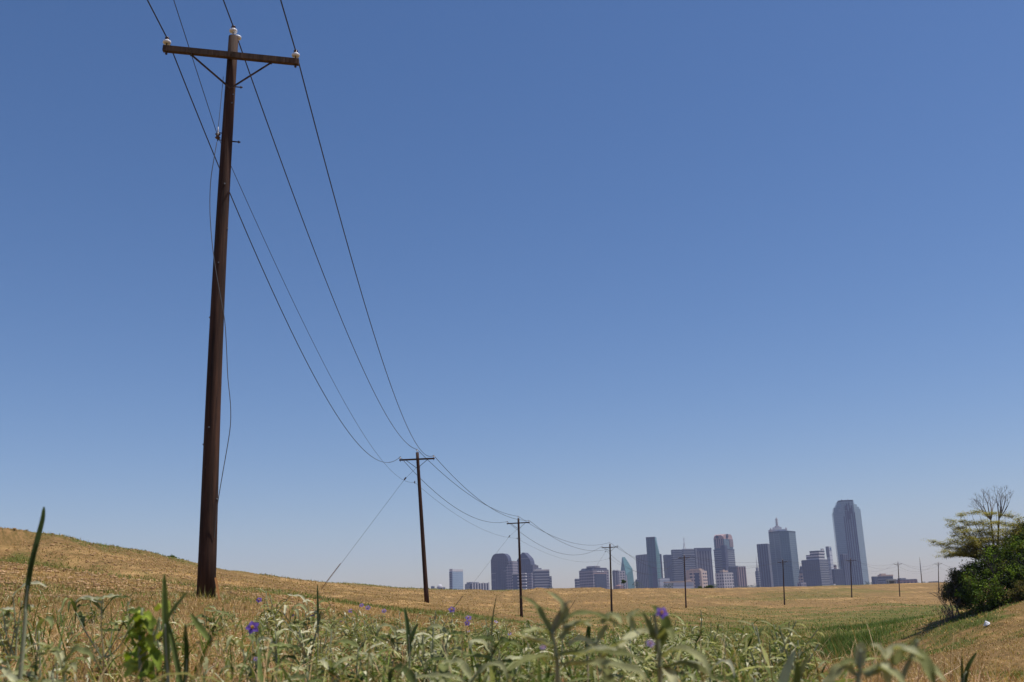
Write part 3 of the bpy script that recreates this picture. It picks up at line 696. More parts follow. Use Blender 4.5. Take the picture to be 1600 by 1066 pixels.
# dark slabs
city_box('dark_office','dark office slab, leftmost of the joined slab group',1037,1040,1052,867.5,3200,F['navy'],70)
city_box('dark_office','blue-gray office slab stepping up to the left of the lattice mast',1049,1051,1068,859.5,3100,F['gray'],70)
r,a,b,h,s = city_box('gray_office','paler gray banded office slab under the lattice mast',1066,1068,1086,858.5,3000,F['gray'],72)
add(r,'upper_band',SOL['gray'],lambda q: q.box(-1,1,0,b,h-9*s,h-8*s))
add(r,'lattice_mast',SOL['white'],lambda q: (q.tube([(-a*.5,2,h),(-a*.5+1,6,h+11*s)],.7,5), q.tube([(-a*.5,10,h),(-a*.5+1,6,h+11*s)],.7,5), q.tube([(-a*.5+6,6,h),(-a*.5+1,6,h+11*s)],.7,5), q.tube([(-a*.5+1,6,h+10*s),(-a*.5+1,6,h+18*s)],.6,5), q.tube([(-a*.5-5,6,h+16*s),(-a*.5+7,6,h+16*s)],.5,5), *[q.tube([(-a*.5-2,4,h+k*2*s),(-a*.5+4,8,h+k*2*s)],.4,4) for k in range(1,6)]))
r,a,b,h,s = city_box('striped_office','dark vertically striped office block, rightmost of the joined slabs',1085,1086,1112.5,857,3050,F['char'],74)
add(r,'mechanical_cap',SOL['navy'],lambda q: q.box(-a,1,-.5,b+.5,h-4.5*s,h+.8))
add(r,'corner_pier',SOL['gray'],lambda q: q.box(-.5,2,-.6,5,0,h-.5*s))
r,a,b,h,s = city_box('low_white_building','upright white box of the low white building',1029,1031,1047,904.5,2500,F['white'],70)
r,a,b,h,s = city_box('long_white_building','long low white building with a pale roof before the dark slabs',1038,1040,1085,910.5,2400,F['white'],78)
add(r,'roof_slab',SOL['beige'],lambda q: (q.box(-a,1,0,b,h,h+2), q.box(-a,-2,b*.8,b*.95,h+2,h+5)))
add(r,'doorway',SOL['dark'],lambda q: q.box(0,.8,b*.28,b*.31,2,h*.6))
r,a,b,h,s = city_box('banded_hotel','beige banded hotel block with a dark recess before the striped office',1075,1094,1108,892,2550,F['beige'],35)
add(r,'roof_slab',SOL['beige'],lambda q: (q.box(-a-1,0,-1,b*.6,h,h+3), q.box(-a*.8,-a*.1,2,b*.5,h+3,h+5.5)))
add(r,'recess',SOL['navy'],lambda q: q.box(-a*.42,-a*.12,-.8,0,0,h-3*s))
add(r,'corner_pier',SOL['beige'],lambda q: (q.box(-a*.06,3,-1.2,4,0,h), q.box(-a-1.5,-a*.9,-1.2,2,0,h)))
# barrel arched tower
r,a,b,h,s = city_box('arched_crown_tower','tall granite and glass tower crowned with barrel arches',1117,1131,1149.5,842,3150,F['blue'],38, roof=False)
hc = h+6*s
add(r,'arch_crown',SOL['pink'],lambda q: (q.prism_x([(y,z) for y,z in arch_pts(0,b,h,hc+1.5*s,8,.55)], -a+1, -.2), q.prism_y([(x,z) for x,z in arch_pts(-a,0,h,hc,8,.3)], -.4, b*.98)))
add(r,'arch_window',SOL['dark'],lambda q: (q.lathe((.4,b*.38,h+4.6*s),[(3.3*s,0),(3.3*s,1.5)],18,(1,0,0)), q.lathe((-a*.62,-.4,h+3.6*s),[(2.6*s,0),(2.6*s,1.5)],18,(0,-1,0))))
add(r,'pink_pier',F['brown'],lambda q: (q.box(-a*.85,-a*.1,-1,0,h-14*s,h), q.box(0,1.2,b*.6,b,h-12*s,h)))
add(r,'setback',F['gray'],lambda q: q.box(-a-2,.9,-2,b+1.8*s,-2,h-16*s))
add(r,'ledge',SOL['dark'],lambda q: q.box(-a-3,1.6,-2.6,b+2*s,h-17*s,h-15.6*s))
add(r,'dark_bay',SOL['navy'],lambda q: (q.box(-a*.3,2.2,-3.4,b*.22,0,h-10*s),))
r,a,b,h,s = city_box('dark_office','low dark glass office between the arched crown tower and the brown slab',1139,1141,1155,885.5,2800,F['navy'],70)
r,a,b,h,s = city_box('brown_office','red-brown slab with vertical ribs at the right foot of the arched crown tower',1151.5,1153,1166,886,2700,F['brown'],72)
r,a,b,h,s = city_box('gridded_hotel','pale gridded block with a beige penthouse at the foot of the arched crown tower',1120,1130,1148,895,2500,F['grid'],55)
add(r,'penthouse',SOL['beige'],lambda q: (q.box(-a*.5,-2,2,b*.55,h,h+3.4*s), q.box(-a*.3,-4,4,b*.3,h+3.4*s,h+4.6*s)))
# group left of the faceted tower
r,a,b,h,s = city_box('spired_building','narrow gray stepped building with a thin white spire',1180.5,1184,1188,893,3100,F['gray'],45)
add(r,'upper_stage',SOL['gray'],lambda q: q.box(-a*.7,-1,1,b*.7,h,h+6*s))
add(r,'spire',SOL['white'],lambda q: q.tube([(-a*.3,b*.3,h+6*s),(-a*.3,b*.3,h+23*s)],[1.6,.3],6))
r,a,b,h,s = city_box('striped_tower','dark striped tower tucked behind the left side of the faceted glass tower',1184,1199,1206,850,3150,F['navyrib'],30)
D = 3000; cL = [(1200.3,834.5,40),(1217,831,0),(1232,829.5,6),(1242.5,829.2,44)]
P_ = [at(x,829,D+dy) for x,y,dy in cL]; c0 = P_[1]; hh = at(1217,830.5,D)[2]-ZG
r = empty('faceted_glass_tower', (c0[0],c0[1],ZG)); tag(r,'wide three sided steel blue glass tower with masts on its roof','building')
s = (at(1218,830,D)-at(1217,830,D))[0]
fp = [(p[0]-c0[0], p[1]-c0[1]) for p in P_]; fp += [(fp[3][0]-10, fp[3][1]+40),(fp[0][0]+15, fp[0][1]+45)]
MB().prism(fp,-2,hh).build('wall', F['blue'], r)
MB().prism([fp[1],(fp[1][0]+.2,fp[1][1]-.8),(fp[2][0],fp[2][1]-.8),fp[2]],-2,hh-1.5).build('centre_face', F['teal'], r)
MB().prism([(x*1.004,y*1.004-.3) for x,y in fp],hh-2.5,hh+1.5).build('roof_edge', SOL['teal'], r)
MB().box(-10*s,14*s,20,50,hh+1.5,hh+4*s).box(-4*s,8*s,24,44,hh+4*s,hh+7.5*s).box(-1*s,5*s,26,40,hh+7.5*s,hh+9.5*s).build('plant_room', SOL['white'], r)
q = MB(); cx = 2*s
for k in range(5): q.lathe((cx,30,hh+(9.5+k*2.4)*s),[(4.6,0),(4.6,2.4)],8)
q.tube([(cx,30,hh+9*s),(cx,30,hh+23*s)],[2.6,1.6],6).build('antenna_mast', SOL['white'], r)
for mx in (-9*s,15*s):
    MB().tube([(mx,26,hh+1),(mx,26,hh+6.5*s)],1.8,6).lathe((mx,26,hh+3*s),[(4.4,0),(4.4,3)],8).lathe((mx,26,hh+5.4*s),[(2.6,0),(2.6,2)],8).build('antenna_mast', SOL['white'], r)
# old domed building
r,a,b,h,s = city_box('old_domed_building','beige old building with a dark domed cupola between two glass blocks',1249,1254,1261,900,3000,F['beige'],50)
add(r,'upper_stage',SOL['beige'],lambda q: q.box(-a*.8,-2,2,b*.8,h,h+4*s))
add(r,'cupola',SOL['dark'],lambda q: q.lathe((-a*.4,b*.3,h+4*s),[(3.8*s,0),(3.6*s,3*s),(2.6*s,6*s),(2.2*s,7*s),(2.2*s,10*s),(1.2*s,11*s)],14))
r,a,b,h,s = city_box('old_hotel','dark gray gridded low block at the foot of the domed building',1247,1252,1262,911,2700,F['granite2'],50)
r,a,b,h,s = city_box('stepped_office','office block in two tones, dark left face, banded right, stepped pale top',1258,1280,1299,874.5,2900,F['gray'],45)
add(r,'dark_face',F['navy'],lambda q: q.box(-a,-.2,-.9,0,-2,h))
add(r,'step_block',F['bandL'],lambda q: (q.box(-a*.75,-2,4,b*.75,h,h+8*s), q.box(-a*.55,-2,6,b*.8,h+8*s,h+14*s), q.box(-a*.1,-3,b*.5,b*.8,h+14*s,h+17*s)))
add(r,'pink_band',SOL['pink'],lambda q: (q.box(-a,1,-1.4,-.9,h*.27,h*.31), q.box(0,1.2,0,b,h*.28,h*.32)))
r,a,b,h,s = city_box('pale_tower','slim pale tower with a round blue sign, behind the stepped office block',1291,1295,1301.5,854.5,3100,F['white'],40)
add(r,'core',SOL['gray'],lambda q: q.box(-a,-a*.1,-1,b*.4,h-16*s,h+.3*s))
add(r,'round_sign',SOL['sign'],lambda q: q.lathe((.3,b*.45,h-3*s),[(1.9*s,0),(1.9*s,1.2)],16,(1,0,0)))
r,a,b,h,s = city_box('pale_block','small pale block low between the pale tower and tallest tower',1299,1301,1308,883,3200,F['beige'],60)
r,a,b,h,s = city_box('low_dark_office','low dark office block at the left foot of the tallest tower',1301,1303,1319,890,2900,F['navy'],72)
r,a,b,h,s = city_box('low_dark_office','darker glass block standing against the left face of the tallest tower',1314,1317,1327,866.5,3020,F['navyrib'],65)
r,a,b,h,s = city_box('white_kiosk','small white block on the skyline left of the tallest tower foot',1302,1303,1306,912.5,2400,SOL['white'],60,roof=False)
# tallest tower
D = 3190; s = (at(1331,800,D)-at(1330,800,D))[0]; c0 = at(1326.5,800,D)
r = empty('tallest_glass_tower', (c0[0],c0[1],ZG)); tag(r,'tallest tower on the skyline, blue glass with stepped corners and vertical notches','building')
zt = lambda y: at(1327,y,D)[2]-ZG
def tp(xl, xr, y0=0.): return [(xl*s,24+y0),(-9*s,y0),(8.6*s,y0),(xr*s,26+y0),((xr-4)*s,70),((xl+5)*s,70)]
MB().prism(tp(-21.4,22.8),-2,zt(799)).build('wall', F['blue2'], r)
q = MB()
for k,(xl,xr,y) in enumerate(((-19.8,22.8,795),(-19.2,21,791.5),(-15.8,18.2,787.5),(-13.6,14.4,783.2))): q.prism(tp(xl,xr,.3+k*.25),zt(799)-3+k*.02,zt(y))
q.build('stepped_crown', F['blue2'], r)
MB().prism([(-12.6*s,14),(-8*s,1),(8*s,1),(11.6*s,16),(9*s,50),(-9*s,50)],zt(783.2)+.02,zt(781.2)).build('roof_rim', SOL['dark'], r)
q = MB()
for x,y in ((-8.6,806),(-5.4,797),(-2.4,786),(1.2,785),(5.0,789),(8.0,800)): q.box((x-.75)*s,(x+.75)*s,-1.4,.0,-2,zt(y)-1.5)
q.build('notch', SOL['navy'], r)
MB().box(-4*s,1.6*s,-2.0,-1.5,zt(812),zt(799)).box(-6*s,-2.6*s,-2.0,-1.5,zt(797),zt(790)).box(1.4*s,4.6*s,-2.0,-1.5,zt(803),zt(794)).build('dark_panel', SOL['navy'], r)
MB().tube([(-6*s,20,zt(781)),(-6*s,20,zt(779))],.8,5).build('roof_mast', SOL['gray'], r); MB().tube([(4*s,20,zt(781)),(4*s,20,zt(778.5))],.8,5).build('roof_mast', SOL['gray'], r)
# right hand low buildings
r,a,b,h,s = city_box('low_dark_warehouse','low dark building directly right of the tallest tower',1363,1366,1375,901.5,2600,F['navy'],60)
r,a,b,h,s = city_box('beige_roofed_building','low building with a broad beige roof right of the tallest tower',1374,1376,1397,900.5,2500,F['gray'],76)
add(r,'roof_slab',SOL['beige'],lambda q: (q.box(-a,2,0,b,h,h+3), q.box(-a*.8,-2,b*.1,b*.5,h+3,h+6)))
r,a,b,h,s = city_box('reddish_warehouse','long low reddish warehouse at the right end of the skyline',1400,1403,1436,906.5,2300,F['redd'],78)
add(r,'penthouse',SOL['gray'],lambda q: q.box(-a*.8,-2,b*.2,b*.45,h,h+4))
r,a,b,h,s = city_box('far_low_building','tiny low building right of the lone leaning pole, partly behind the bush',1459,1464,1480,910.5,2300,F['gray'],76)
add(r,'upper_stage',SOL['gray'],lambda q: q.box(-a,-1,0,b*.2,h,h+2.2*s))
# small pavilion on the crest
c = at(1393,910.5,470); c[2] = zat(c[0],c[1]); r = empty('pavilion', c); tag(r,'tiny white pavilion with a flat roof on the levee crest','pavilion')
MB().box(-1.9,1.9,-1.5,1.5,1.7,2.3).build('roof', SOL['white'], r)
for sx in (-1.7,1.7):
    MB().box(sx-.14,sx+.14,-1.4,-1.1,0,1.7).build('post', SOL['white'], r); MB().box(sx-.14,sx+.14,1.1,1.4,0,1.7).build('post', SOL['white'], r)
MB().box(-1.4,1.4,.3,1.2,0,1.5).build('wall', SOL['gray'], r)
# litter on the right bank
c = at(1540,966,56.5); c[2] = zat(c[0],c[1]); me = MB(); rr = random.Random(3)
prof = [(.02,0),(.13,.02),(.16,.09),(.13,.16),(.07,.21),(.03,.27),(.01,.28)]; me.lathe(c, prof, 9)
me.v = [(x+rr.uniform(-.05,.05),y+rr.uniform(-.05,.05),z+rr.uniform(-.03,.04)) for x,y,z in me.v]
tag(me.build('plastic_bag', SOL['bright'],None), 'crumpled white plastic bag lying on the dry right bank', 'litter')

# ------------------------------------------------------------------ trees and bushes
def foliage(lobes, n, ls, cols, shell=.55, seed=1, cs=None):
    """leaf clusters spread through ellipsoid lobes (cx,cy,cz,rx,ry,rz)"""
    g = np.random.default_rng(seed); L = np.array(lobes); vol = (L[:,3]*L[:,4]*L[:,5])**(2/3); p = vol/vol.sum()
    nc = max(20, n//26); k = g.choice(len(L), nc, p=p); d = g.normal(0,1,(nc,3)); d /= np.linalg.norm(d,axis=1)[:,None]
    rr = g.uniform(shell, 1.06, nc)[:,None]; C = L[k,:3]+d*rr*L[k,3:6]
    csz = g.uniform(.10,.30,nc)*(cs or 1)
    kk = g.integers(0,nc,n); e = g.normal(0,1,(n,3)); e /= np.linalg.norm(e,axis=1)[:,None]
    Pp = C[kk]+e*csz[kk][:,None]*g.uniform(.3,1.1,(n,1))
    cc = pal(nc, cols, .28, g)[kk]*(1+g.normal(0,.15,(n,1)))
    return strips(Pp, g.uniform(0,2*PI,n), g.uniform(-.9,.9,n), g.uniform(0,1,n), g.uniform(.6,1.3,n)*ls, np.full(n,ls*.55), cc.clip(.004,1), seg=2, fold=None, prof='lance', twist=g.uniform(-1,1,n))
M['bark'] = wood('gray_bark', (.06,.05,.042), (.14,.115,.095), (.2,.18,.15))
M['twig'] = plain('dead_twigs', (.17,.145,.135), .9, 0, .3, 3)
def curve3(a, b, bulge, n=7):
    a = Vector(a); b = Vector(b); m = (a+b)/2+Vector(bulge); return [a*(1-t)**2+m*2*t*(1-t)+b*t*t for t in [k/(n-1) for k in range(n)]]
def grow(mb, p, d, L, r, depth, rr, tips, up=.15, spread=.55, ratio=.72):
    q = [p]; dd = d.normalized()
    for k in range(3):
        dd = (dd+Vector((rr.uniform(-.18,.18),rr.uniform(-.18,.18),rr.uniform(-.06,.1)+up*.3))).normalized(); q.append(q[-1]+dd*L/3)
    mb.tube(q, [r, r*.88, r*.78, r*.66], 5 if r < .03 else 7, False)
    if depth == 0: tips.append(q[-1]); return
    nchild = rr.choice((2,3)) if depth > 1 else 3
    for c in range(nchild):
        v = Vector((rr.gauss(0,1),rr.gauss(0,1),rr.gauss(0,.7))); v = (v-dd*v.dot(dd)).normalized()
        grow(mb, q[-1] if c or depth<3 else q[2], dd*1.0+v*spread*rr.uniform(.6,1.3)+Vector((0,0,up)), L*ratio*rr.uniform(.8,1.15), r*.62, depth-1, rr, tips, up, spread, ratio)
def px2(px, py, Y): return Vector(at(px,py,Y))
# big dark bush
c = px2(1562,945,64); c.z = zat(c.x,c.y); r = empty('bush', c); tag(r, 'big dense dark green bush at the right edge of the field', 'bush')
sx = .0411
lob = []
for (px,py,rp,dy) in ((1545,925,26,-1.0),(1570,900,30,0),(1600,905,34,0),(1530,905,22,.4),(1560,872,24,.6),(1590,865,28,.8),(1630,880,34,1),(1540,885,20,.6),(1515,930,16,.2),(1575,940,22,-.6),(1620,930,26,-.3),(1515,900,14,.6),(1600,845,18,1.6),(1520,915,15,-.4),(1655,900,34,1),(1552,945,12,-.9),(1527,945,12,-.4)):
    p = px2(px,py,64+dy)-c; lob.append((p.x,p.y,p.z,rp*sx,rp*sx*1.05,rp*sx*.85))
nbx = NB(); nbx.add(foliage(lob, 52000, .125, [(.07,.11,.014),(.095,.15,.02),(.045,.07,.010),(.19,.27,.03),(.12,.13,.03)], .35, 4, 1.25))
nbx.build('crown', M['crown'], r, False)
mb = MB(); rr = random.Random(4); tp=[]
for k in range(9): grow(mb, Vector((rr.uniform(-.8,1.6),rr.uniform(-.3,.5),-.1)), Vector((rr.uniform(-.6,.6),rr.uniform(-.3,.3),1)), 1.3, .06, 3, rr, tp)
mb.build('trunk', M['bark'], r)
# spill of lighter shrub on the left foot
c = px2(1492,948,66); c.z = zat(c.x,c.y); r = empty('bush', c); tag(r, 'gray-green straggly shrub at the left foot of the big dark bush', 'bush')
lob = []
for (px,py,rp) in ((1500,925,17),(1486,918,13),(1507,905,14),(1494,900,12),(1510,942,13),(1480,930,10),(1515,888,11),(1498,942,9)):
    p = px2(px,py,66)-c; lob.append((p.x,p.y,p.z,rp*sx,rp*sx,rp*sx*.9))
nbx = NB(); nbx.add(foliage(lob, 15000, .10, [(.07,.085,.028),(.10,.115,.04),(.05,.06,.02),(.13,.11,.05)], .3, 5, 1.3)); nbx.build('crown', M['crown'], r, False)
mb = MB(); tp=[]
for k in range(6): grow(mb, Vector((rr.uniform(-.3,.5),rr.uniform(-.2,.2),-.1)), Vector((rr.uniform(-.7,.3),rr.uniform(-.3,.3),1)), .95, .035, 3, rr, tp, .1, .6)
mb.build('trunk', M['twig'], r)
# dead purple-brown brush
c = px2(1482,958,65); c.z = zat(c.x,c.y); r = empty('dead_shrub', c); tag(r, 'low gray-purple dead brush below the straggly shrub', 'shrub'); mb = MB(); tp=[]
for k in range(14): grow(mb, Vector((rr.uniform(-.5,.7),rr.uniform(-.2,.2),-.05)), Vector((rr.uniform(-.8,.8),rr.uniform(-.4,.4),.9)), .40, .018, 3, rr, tp, .05, .7)
mb.build('twigs', plain('purple_twigs',(.13,.09,.085),.9), r)
# yellow flat topped tree
c = px2(1556,930,66.5); c.z = zat(c.x,c.y); r = empty('spreading_tree', c); tag(r, 'yellow-green flat topped tree with layered sprays above the big bush', 'tree')
tips = [(1464,848),(1470,852),(1478,862),(1476,870),(1490,846),(1484,822),(1492,815),(1505,806),(1500,826),(1518,803),(1530,802),(1542,806),(1556,803),(1570,806),(1583,808),(1590,814),(1575,822),(1560,818),(1545,824),(1528,820),(1512,832),(1500,858),(1512,850),(1488,838),(1535,838),(1550,845),(1505,815),(1580,830),(1567,838),(1522,845),(1490,868),(1508,866)]
fork = px2(1560,880,66.5)-c; mb = MB(); mb.tube([Vector((0,0,-.2)), fork*.5+Vector((.1,0,0)), fork], [.16,.13,.10], 8); LP = []
for k,(x,y) in enumerate(tips):
    t = px2(x,y,66.5+rr.uniform(-1.8,1.8))-c; o = fork+Vector((rr.uniform(-.2,.2),rr.uniform(-.2,.2),rr.uniform(-.5,.3)))
    pts = curve3(o, t, (t-o)*.0+Vector((0,0,.25)) if y>845 else Vector(((t.x-o.x)*.25,0,-.25)), 7)
    mb.tube(pts, [.05,.042,.034,.027,.02,.014,.007], 5, False)
    for j in range(3,7):
        for m_ in range(4):
            b0 = pts[j]; e = b0+Vector((rr.uniform(-.55,.5),rr.uniform(-.5,.5),rr.uniform(-.03,.22))); mb.tube([b0,(b0+e)/2+Vector((0,0,.05)),e],[.010,.007,.004],4,False)
            for f in (.35,.55,.75,1.0): LP.append(b0.lerp(e,f))
mb.build('trunk', M['bark'], r)
LP = np.array([tuple(p) for p in LP]); n = 44000; g = np.random.default_rng(8); k = g.integers(0,len(LP),n)
Pp = LP[k]+g.normal(0,1,(n,3))*np.array([.15,.15,.06])
nbx = NB(); nbx.add(strips(Pp, g.uniform(0,2*PI,n), g.uniform(-.5,.4,n), g.uniform(0,.8,n), g.uniform(.06,.12,n), np.full(n,.05), pal(n,[(.34,.32,.08),(.44,.38,.11),(.24,.26,.06),(.50,.38,.14)],.2,g), seg=2, fold=None, prof='lance')); nbx.build('crown', M['crown'], r, False)
# bare tree
c = px2(1552,925,68); c.z = zat(c.x,c.y); r = empty('bare_tree', c); tag(r, 'leafless gray tree whose branches fan out above the yellow-green crown', 'tree')
mb = MB(); rr = random.Random(21); tp = []
f1 = px2(1548,812,68)-c; f2 = px2(1561,810,68)-c
mb.tube([Vector((0,0,-.2)), f1*.5+Vector((.2,0,0)), f1], [.12,.08,.05], 8); mb.tube([f1*.5+Vector((.2,0,0)), f2*.8, f2], [.07,.06,.045], 7)
for (o,x,y) in ((f1,1530,778),(f1,1540,770),(f1,1548,770),(f1,1524,785),(f2,1556,767),(f2,1566,765),(f2,1576,768),(f2,1580,782),(f2,1568,780),(f1,1552,785),(f1,1533,792)):
    t = px2(x,y,68+rr.uniform(-1,1))-c; pts = curve3(o, o.lerp(t,.62), ((t.x-o.x)*.12,0,-.03), 4); mb.tube(pts, [.05,.04,.033,.026], 5, False)
    d = (pts[-1]-pts[-2]).normalized()
    for m_ in range(2): grow(mb, pts[-1-m_], d+Vector((rr.uniform(-.35,.35),rr.uniform(-.3,.3),0)), .42, .017, 3, rr, tp, .06, .75, .78)
mb.build('trunk', M['twig'], r)
# tree at the very edge with rusty leaves
c = px2(1612,925,70); c.z = zat(c.x,c.y); r = empty('rusty_tree', c); tag(r, 'tree with olive and rusty leaves at the extreme right edge', 'tree')
lob = []
for (px,py,rp) in ((1600,845,17),(1612,830,18),(1590,838,10),(1625,860,26),(1598,825,9),(1596,862,14)):
    p = px2(px,py,70)-c; lob.append((p.x,p.y,p.z,rp*.045,rp*.045,rp*.045))
nbx = NB(); nbx.add(foliage(lob, 15000, .12, [(.075,.085,.02),(.14,.09,.035),(.05,.06,.014),(.11,.12,.03)], .3, 6, 1.3)); nbx.build('crown', M['crown'], r, False)
MB().tube([(0,0,-.2),(.1,0,1.6),(.2,0,3.6)],[.17,.13,.07],8).build('trunk', M['bark'], r)
# dry golden shrub right foot
c = px2(1604,925,62); c.z = zat(c.x,c.y); r = empty('bush', c); tag(r, 'olive-gold shrub at the right edge under the big dark bush', 'bush')
lob = [(0,0,.5,.9,.8,.7),(-.5,0,.3,.5,.5,.45),(.7,0,.7,.9,.8,.8)]
nbx = NB(); nbx.add(foliage(lob, 7000, .09, [(.12,.11,.03),(.17,.13,.045),(.08,.09,.02)], .3, 9)); nbx.build('crown', M['crown'], r, False)
MB().tube([(0,0,-.1),(.05,0,.4),(.0,0,.8)],[.05,.04,.02],6).build('trunk', M['twig'], r)
# tree tops peeping over the left crest, shrubs along the far crest
for (px,py,Y,w,h,lab) in ((265,875,86,.55,.75,'small dark tree top peeping over the left crest, the larger of two'),(281,880,90,.28,.5,'tiny dark tree top peeping over the left crest, the smaller of two'),
        (1108,917,372,2.0,.9,'low green shrub on the far crest before the beige banded hotel'),(1094,918,372,1.2,.6,'tiny green shrub on the far crest left of the larger shrub'),
        (974,909,365,.9,1.0,'tiny bushy green tree before the green prism tower')):
    c = px2(px,py,Y); zt_ = c.z+h*.4; c.z = zat(c.x,c.y); H = max(zt_-c.z, .6); r = empty('small_tree', c); tag(r, lab, 'tree')
    g2 = random.Random(int(px)); lob = [(g2.uniform(-.6,.6)*w,g2.uniform(-.3,.3)*w,H-h*.5+g2.uniform(-.2,.25)*h,w*.55,w*.55,h*.5) for _ in range(5)]
    nbx = NB(); nbx.add(foliage(lob, 1600, .09+Y*.0006, [(.05,.08,.015),(.08,.11,.03)], .2, int(px), 1.0)); nbx.build('crown', M['crown'], r, False)
    MB().tube([(0,0,-.2),(0.03,0,H*.5),(0,0,H-h*.4)],[.07,.06,.04],6).build('trunk', M['bark'], r)

# far low tree belt showing in the gaps at the foot of the skyline
g = np.random.default_rng(31); lob = []
for (xa,xb,y,D_) in ((1153,1184,917,2350),(1436,1459,912.5,2250),(1355,1366,911,2300),(1040,1052,913,2350),(990,1002,911,2350),(855,862,919,2350),(1112,1120,915,2350)):
    for x in np.arange(xa,xb,2.2):
        p = at(x, y+g.uniform(-.6,1.2), D_+g.uniform(-30,30)); rr_ = g.uniform(3.2,5.5); lob.append((p[0],p[1],p[2],rr_*1.3,rr_,rr_)); lob.append((p[0]+g.uniform(-3,3),p[1],p[2]-6,rr_*1.4,rr_,rr_*1.4))
nbx = NB(); nbx.add(foliage(lob, 16000, 1.1, [(.05,.07,.02),(.07,.09,.03)], .3, 12, 9)); tag(nbx.build('distant_trees', M['crown'], None, False), 'low dark band of distant trees filling gaps at the foot of the skyline', 'trees', kind='stuff')

# ------------------------------------------------------------------ foreground weeds
FELT = [(.34,.34,.17),(.20,.22,.08),(.48,.47,.28),(.10,.125,.04),(.26,.28,.11),(.60,.57,.38)]
M['stem'] = plain('pale_stem', (.24,.25,.14), .8, 0, .2, 30)
M['anther'] = plain('yellow_anther', (.75,.45,.03), .5, 0, .1, 30)
def flower(parent, p, s=.014, az=0.0, tilt=.9, col=None):
    if col is None: col = (.17,.09,.42) if s > .0125 or .006 < s < .0065 else random.choice([(.30,.22,.48),(.40,.33,.55),(.22,.14,.42)])
    n = 5; a = np.arange(n)*2*PI/n+az; nbf = NB()
    nbf.add(strips(np.tile(np.array(p,float),(n,1)), a, np.full(n,.25), np.full(n,.5), np.full(n,s), np.full(n,s*.85), pal(n,[col],.12), seg=3, fold=.3, prof='leaf'))
    V = nbf.V[0]; Rt = np.array(Matrix.Rotation(tilt,3,'X')); nbf.V[0] = (V-np.array(p))@Rt.T+np.array(p)
    o = nbf.build('flower', M['petal'], parent)
    nrm = Vector(Rt@np.array([0,0,1])); q = MB()
    for k in range(5):
        v = Vector((math.cos(k*1.257),math.sin(k*1.257),0))*s*.14; v = Vector(Rt@np.array(v)); b0 = Vector(p)+v; q.tube([b0,b0+nrm*s*.55],[s*.09,s*.05],5)
    q.build('anther', M['anther'], o); return o
def weed_mesh(seed, H, nl, cols, ll=(.035,.085), wf=.17, lean=0.0, flowers=0, seg=6, droop=(.6,1.9), branches=3, fold=.5):
    g = np.random.default_rng(seed); rr = random.Random(seed); root = empty('silver_weed'); mb = MB(); B=[];A=[]
    for br in range(branches):
        az = rr.uniform(0,2*PI); k = rr.uniform(.15,.5) if br else .12; hh = H*(1 if br == 0 else rr.uniform(.55,.95))
        pts = [Vector((math.cos(az)*k*hh*t*t, math.sin(az)*k*hh*t*t, hh*t)) for t in (0,.2,.4,.6,.8,1)]
        pts = [p+Vector((rr.uniform(-.006,.006),rr.uniform(-.006,.006),0)) for p in pts]; pts[0] = Vector((0,0,-.02))
        mb.tube(pts, [.0035,.0032,.0028,.0024,.002,.0014], 5)
        for j in range(nl):
            t = .15+.85*(j+.5)/nl; i0 = min(int(t*5),4); p = pts[i0].lerp(pts[i0+1], t*5-i0); B.append(tuple(p)); A.append(j*2.4+rr.uniform(-.4,.4)+br)
        last = pts[-1]
    mb.build('stem', M['stem'], root); n = len(B); z = np.array(B)[:,2]/H
    nbw = NB(); nbw.add(strips(np.array(B), np.array(A), g.uniform(-.1,1.0,n), g.uniform(*droop,n), g.uniform(*ll,n)*(1.15-.55*z), np.full(n,1.0)*g.uniform(.8,1.2,n)*wf*np.mean(ll)*(1.15-.5*z), pal(n,cols,.14,g), seg=seg, fold=fold, wave=.10, prof='lance', twist=g.uniform(-.5,.5,n)))
    nbw.build('foliage', M['weed'], root)
    for f in range(flowers):
        p = np.array(last)+np.array([rr.uniform(-.02,.02),rr.uniform(-.02,.02),rr.uniform(-.02,.012)]); flower(root, p, rr.uniform(.007,.011), rr.uniform(0,6), rr.uniform(.3,1.2))
    return root
protos = [weed_mesh(100+k, (.13,.16,.18,.15,.20,.17,.12,.19)[k], (8,9,10,9,11,8,9,10)[k], FELT, branches=(3,4,3,4,4,3,5,4)[k], flowers=(0,0,0,1,0,0,0,0)[k]) for k in range(8)]
GLAB = 'silvery gray-green leafy weed growing in the foreground weed bed'
rg = random.Random(12); placed = 0; used = [False]*8
def bench_ok(x, y):                                # the weed bed keeps to the near bench
    lim = 800+ (330 if y < 6 else 420-14*y if y < 14 else 120-6*(y-14))
    return x < (lim-800)/1556*y*1.02 + (.15 if y < 3 else 0)
spots = []
while len(spots) < 290:
    r_ = 1.55*(13/1.55)**rg.random(); a_ = rg.uniform(-.54,.30); x, y = r_*math.sin(a_), r_*math.cos(a_)
    if not bench_ok(x,y): continue
    dens = .5+.5*math.sin(x*1.7+y*.6)*math.sin(y*1.1-x*.4+1)
    if a_ < -.2 and rg.random() > .2+.35*dens: continue
    spots.append((x,y,r_))
for (x,y,r_) in spots:
    k = rg.randrange(8)
    if x/y < -.25 and rg.random() < .35: continue
    if not used[k]: o = protos[k]; used[k] = True
    else: o = copy_tree(protos[k])
    o.location = (x,y,zat(x,y)); o.rotation_euler = (rg.uniform(-.15,.15),rg.uniform(-.15,.15),rg.uniform(0,6.28)); s_ = rg.uniform(.75,1.2)*(.75 if r_<2.4 else 1 if r_<5 else 1.25); o.scale = (s_,s_,s_)
    tag(o, GLAB, 'weed', 'silvery weeds in the foreground')
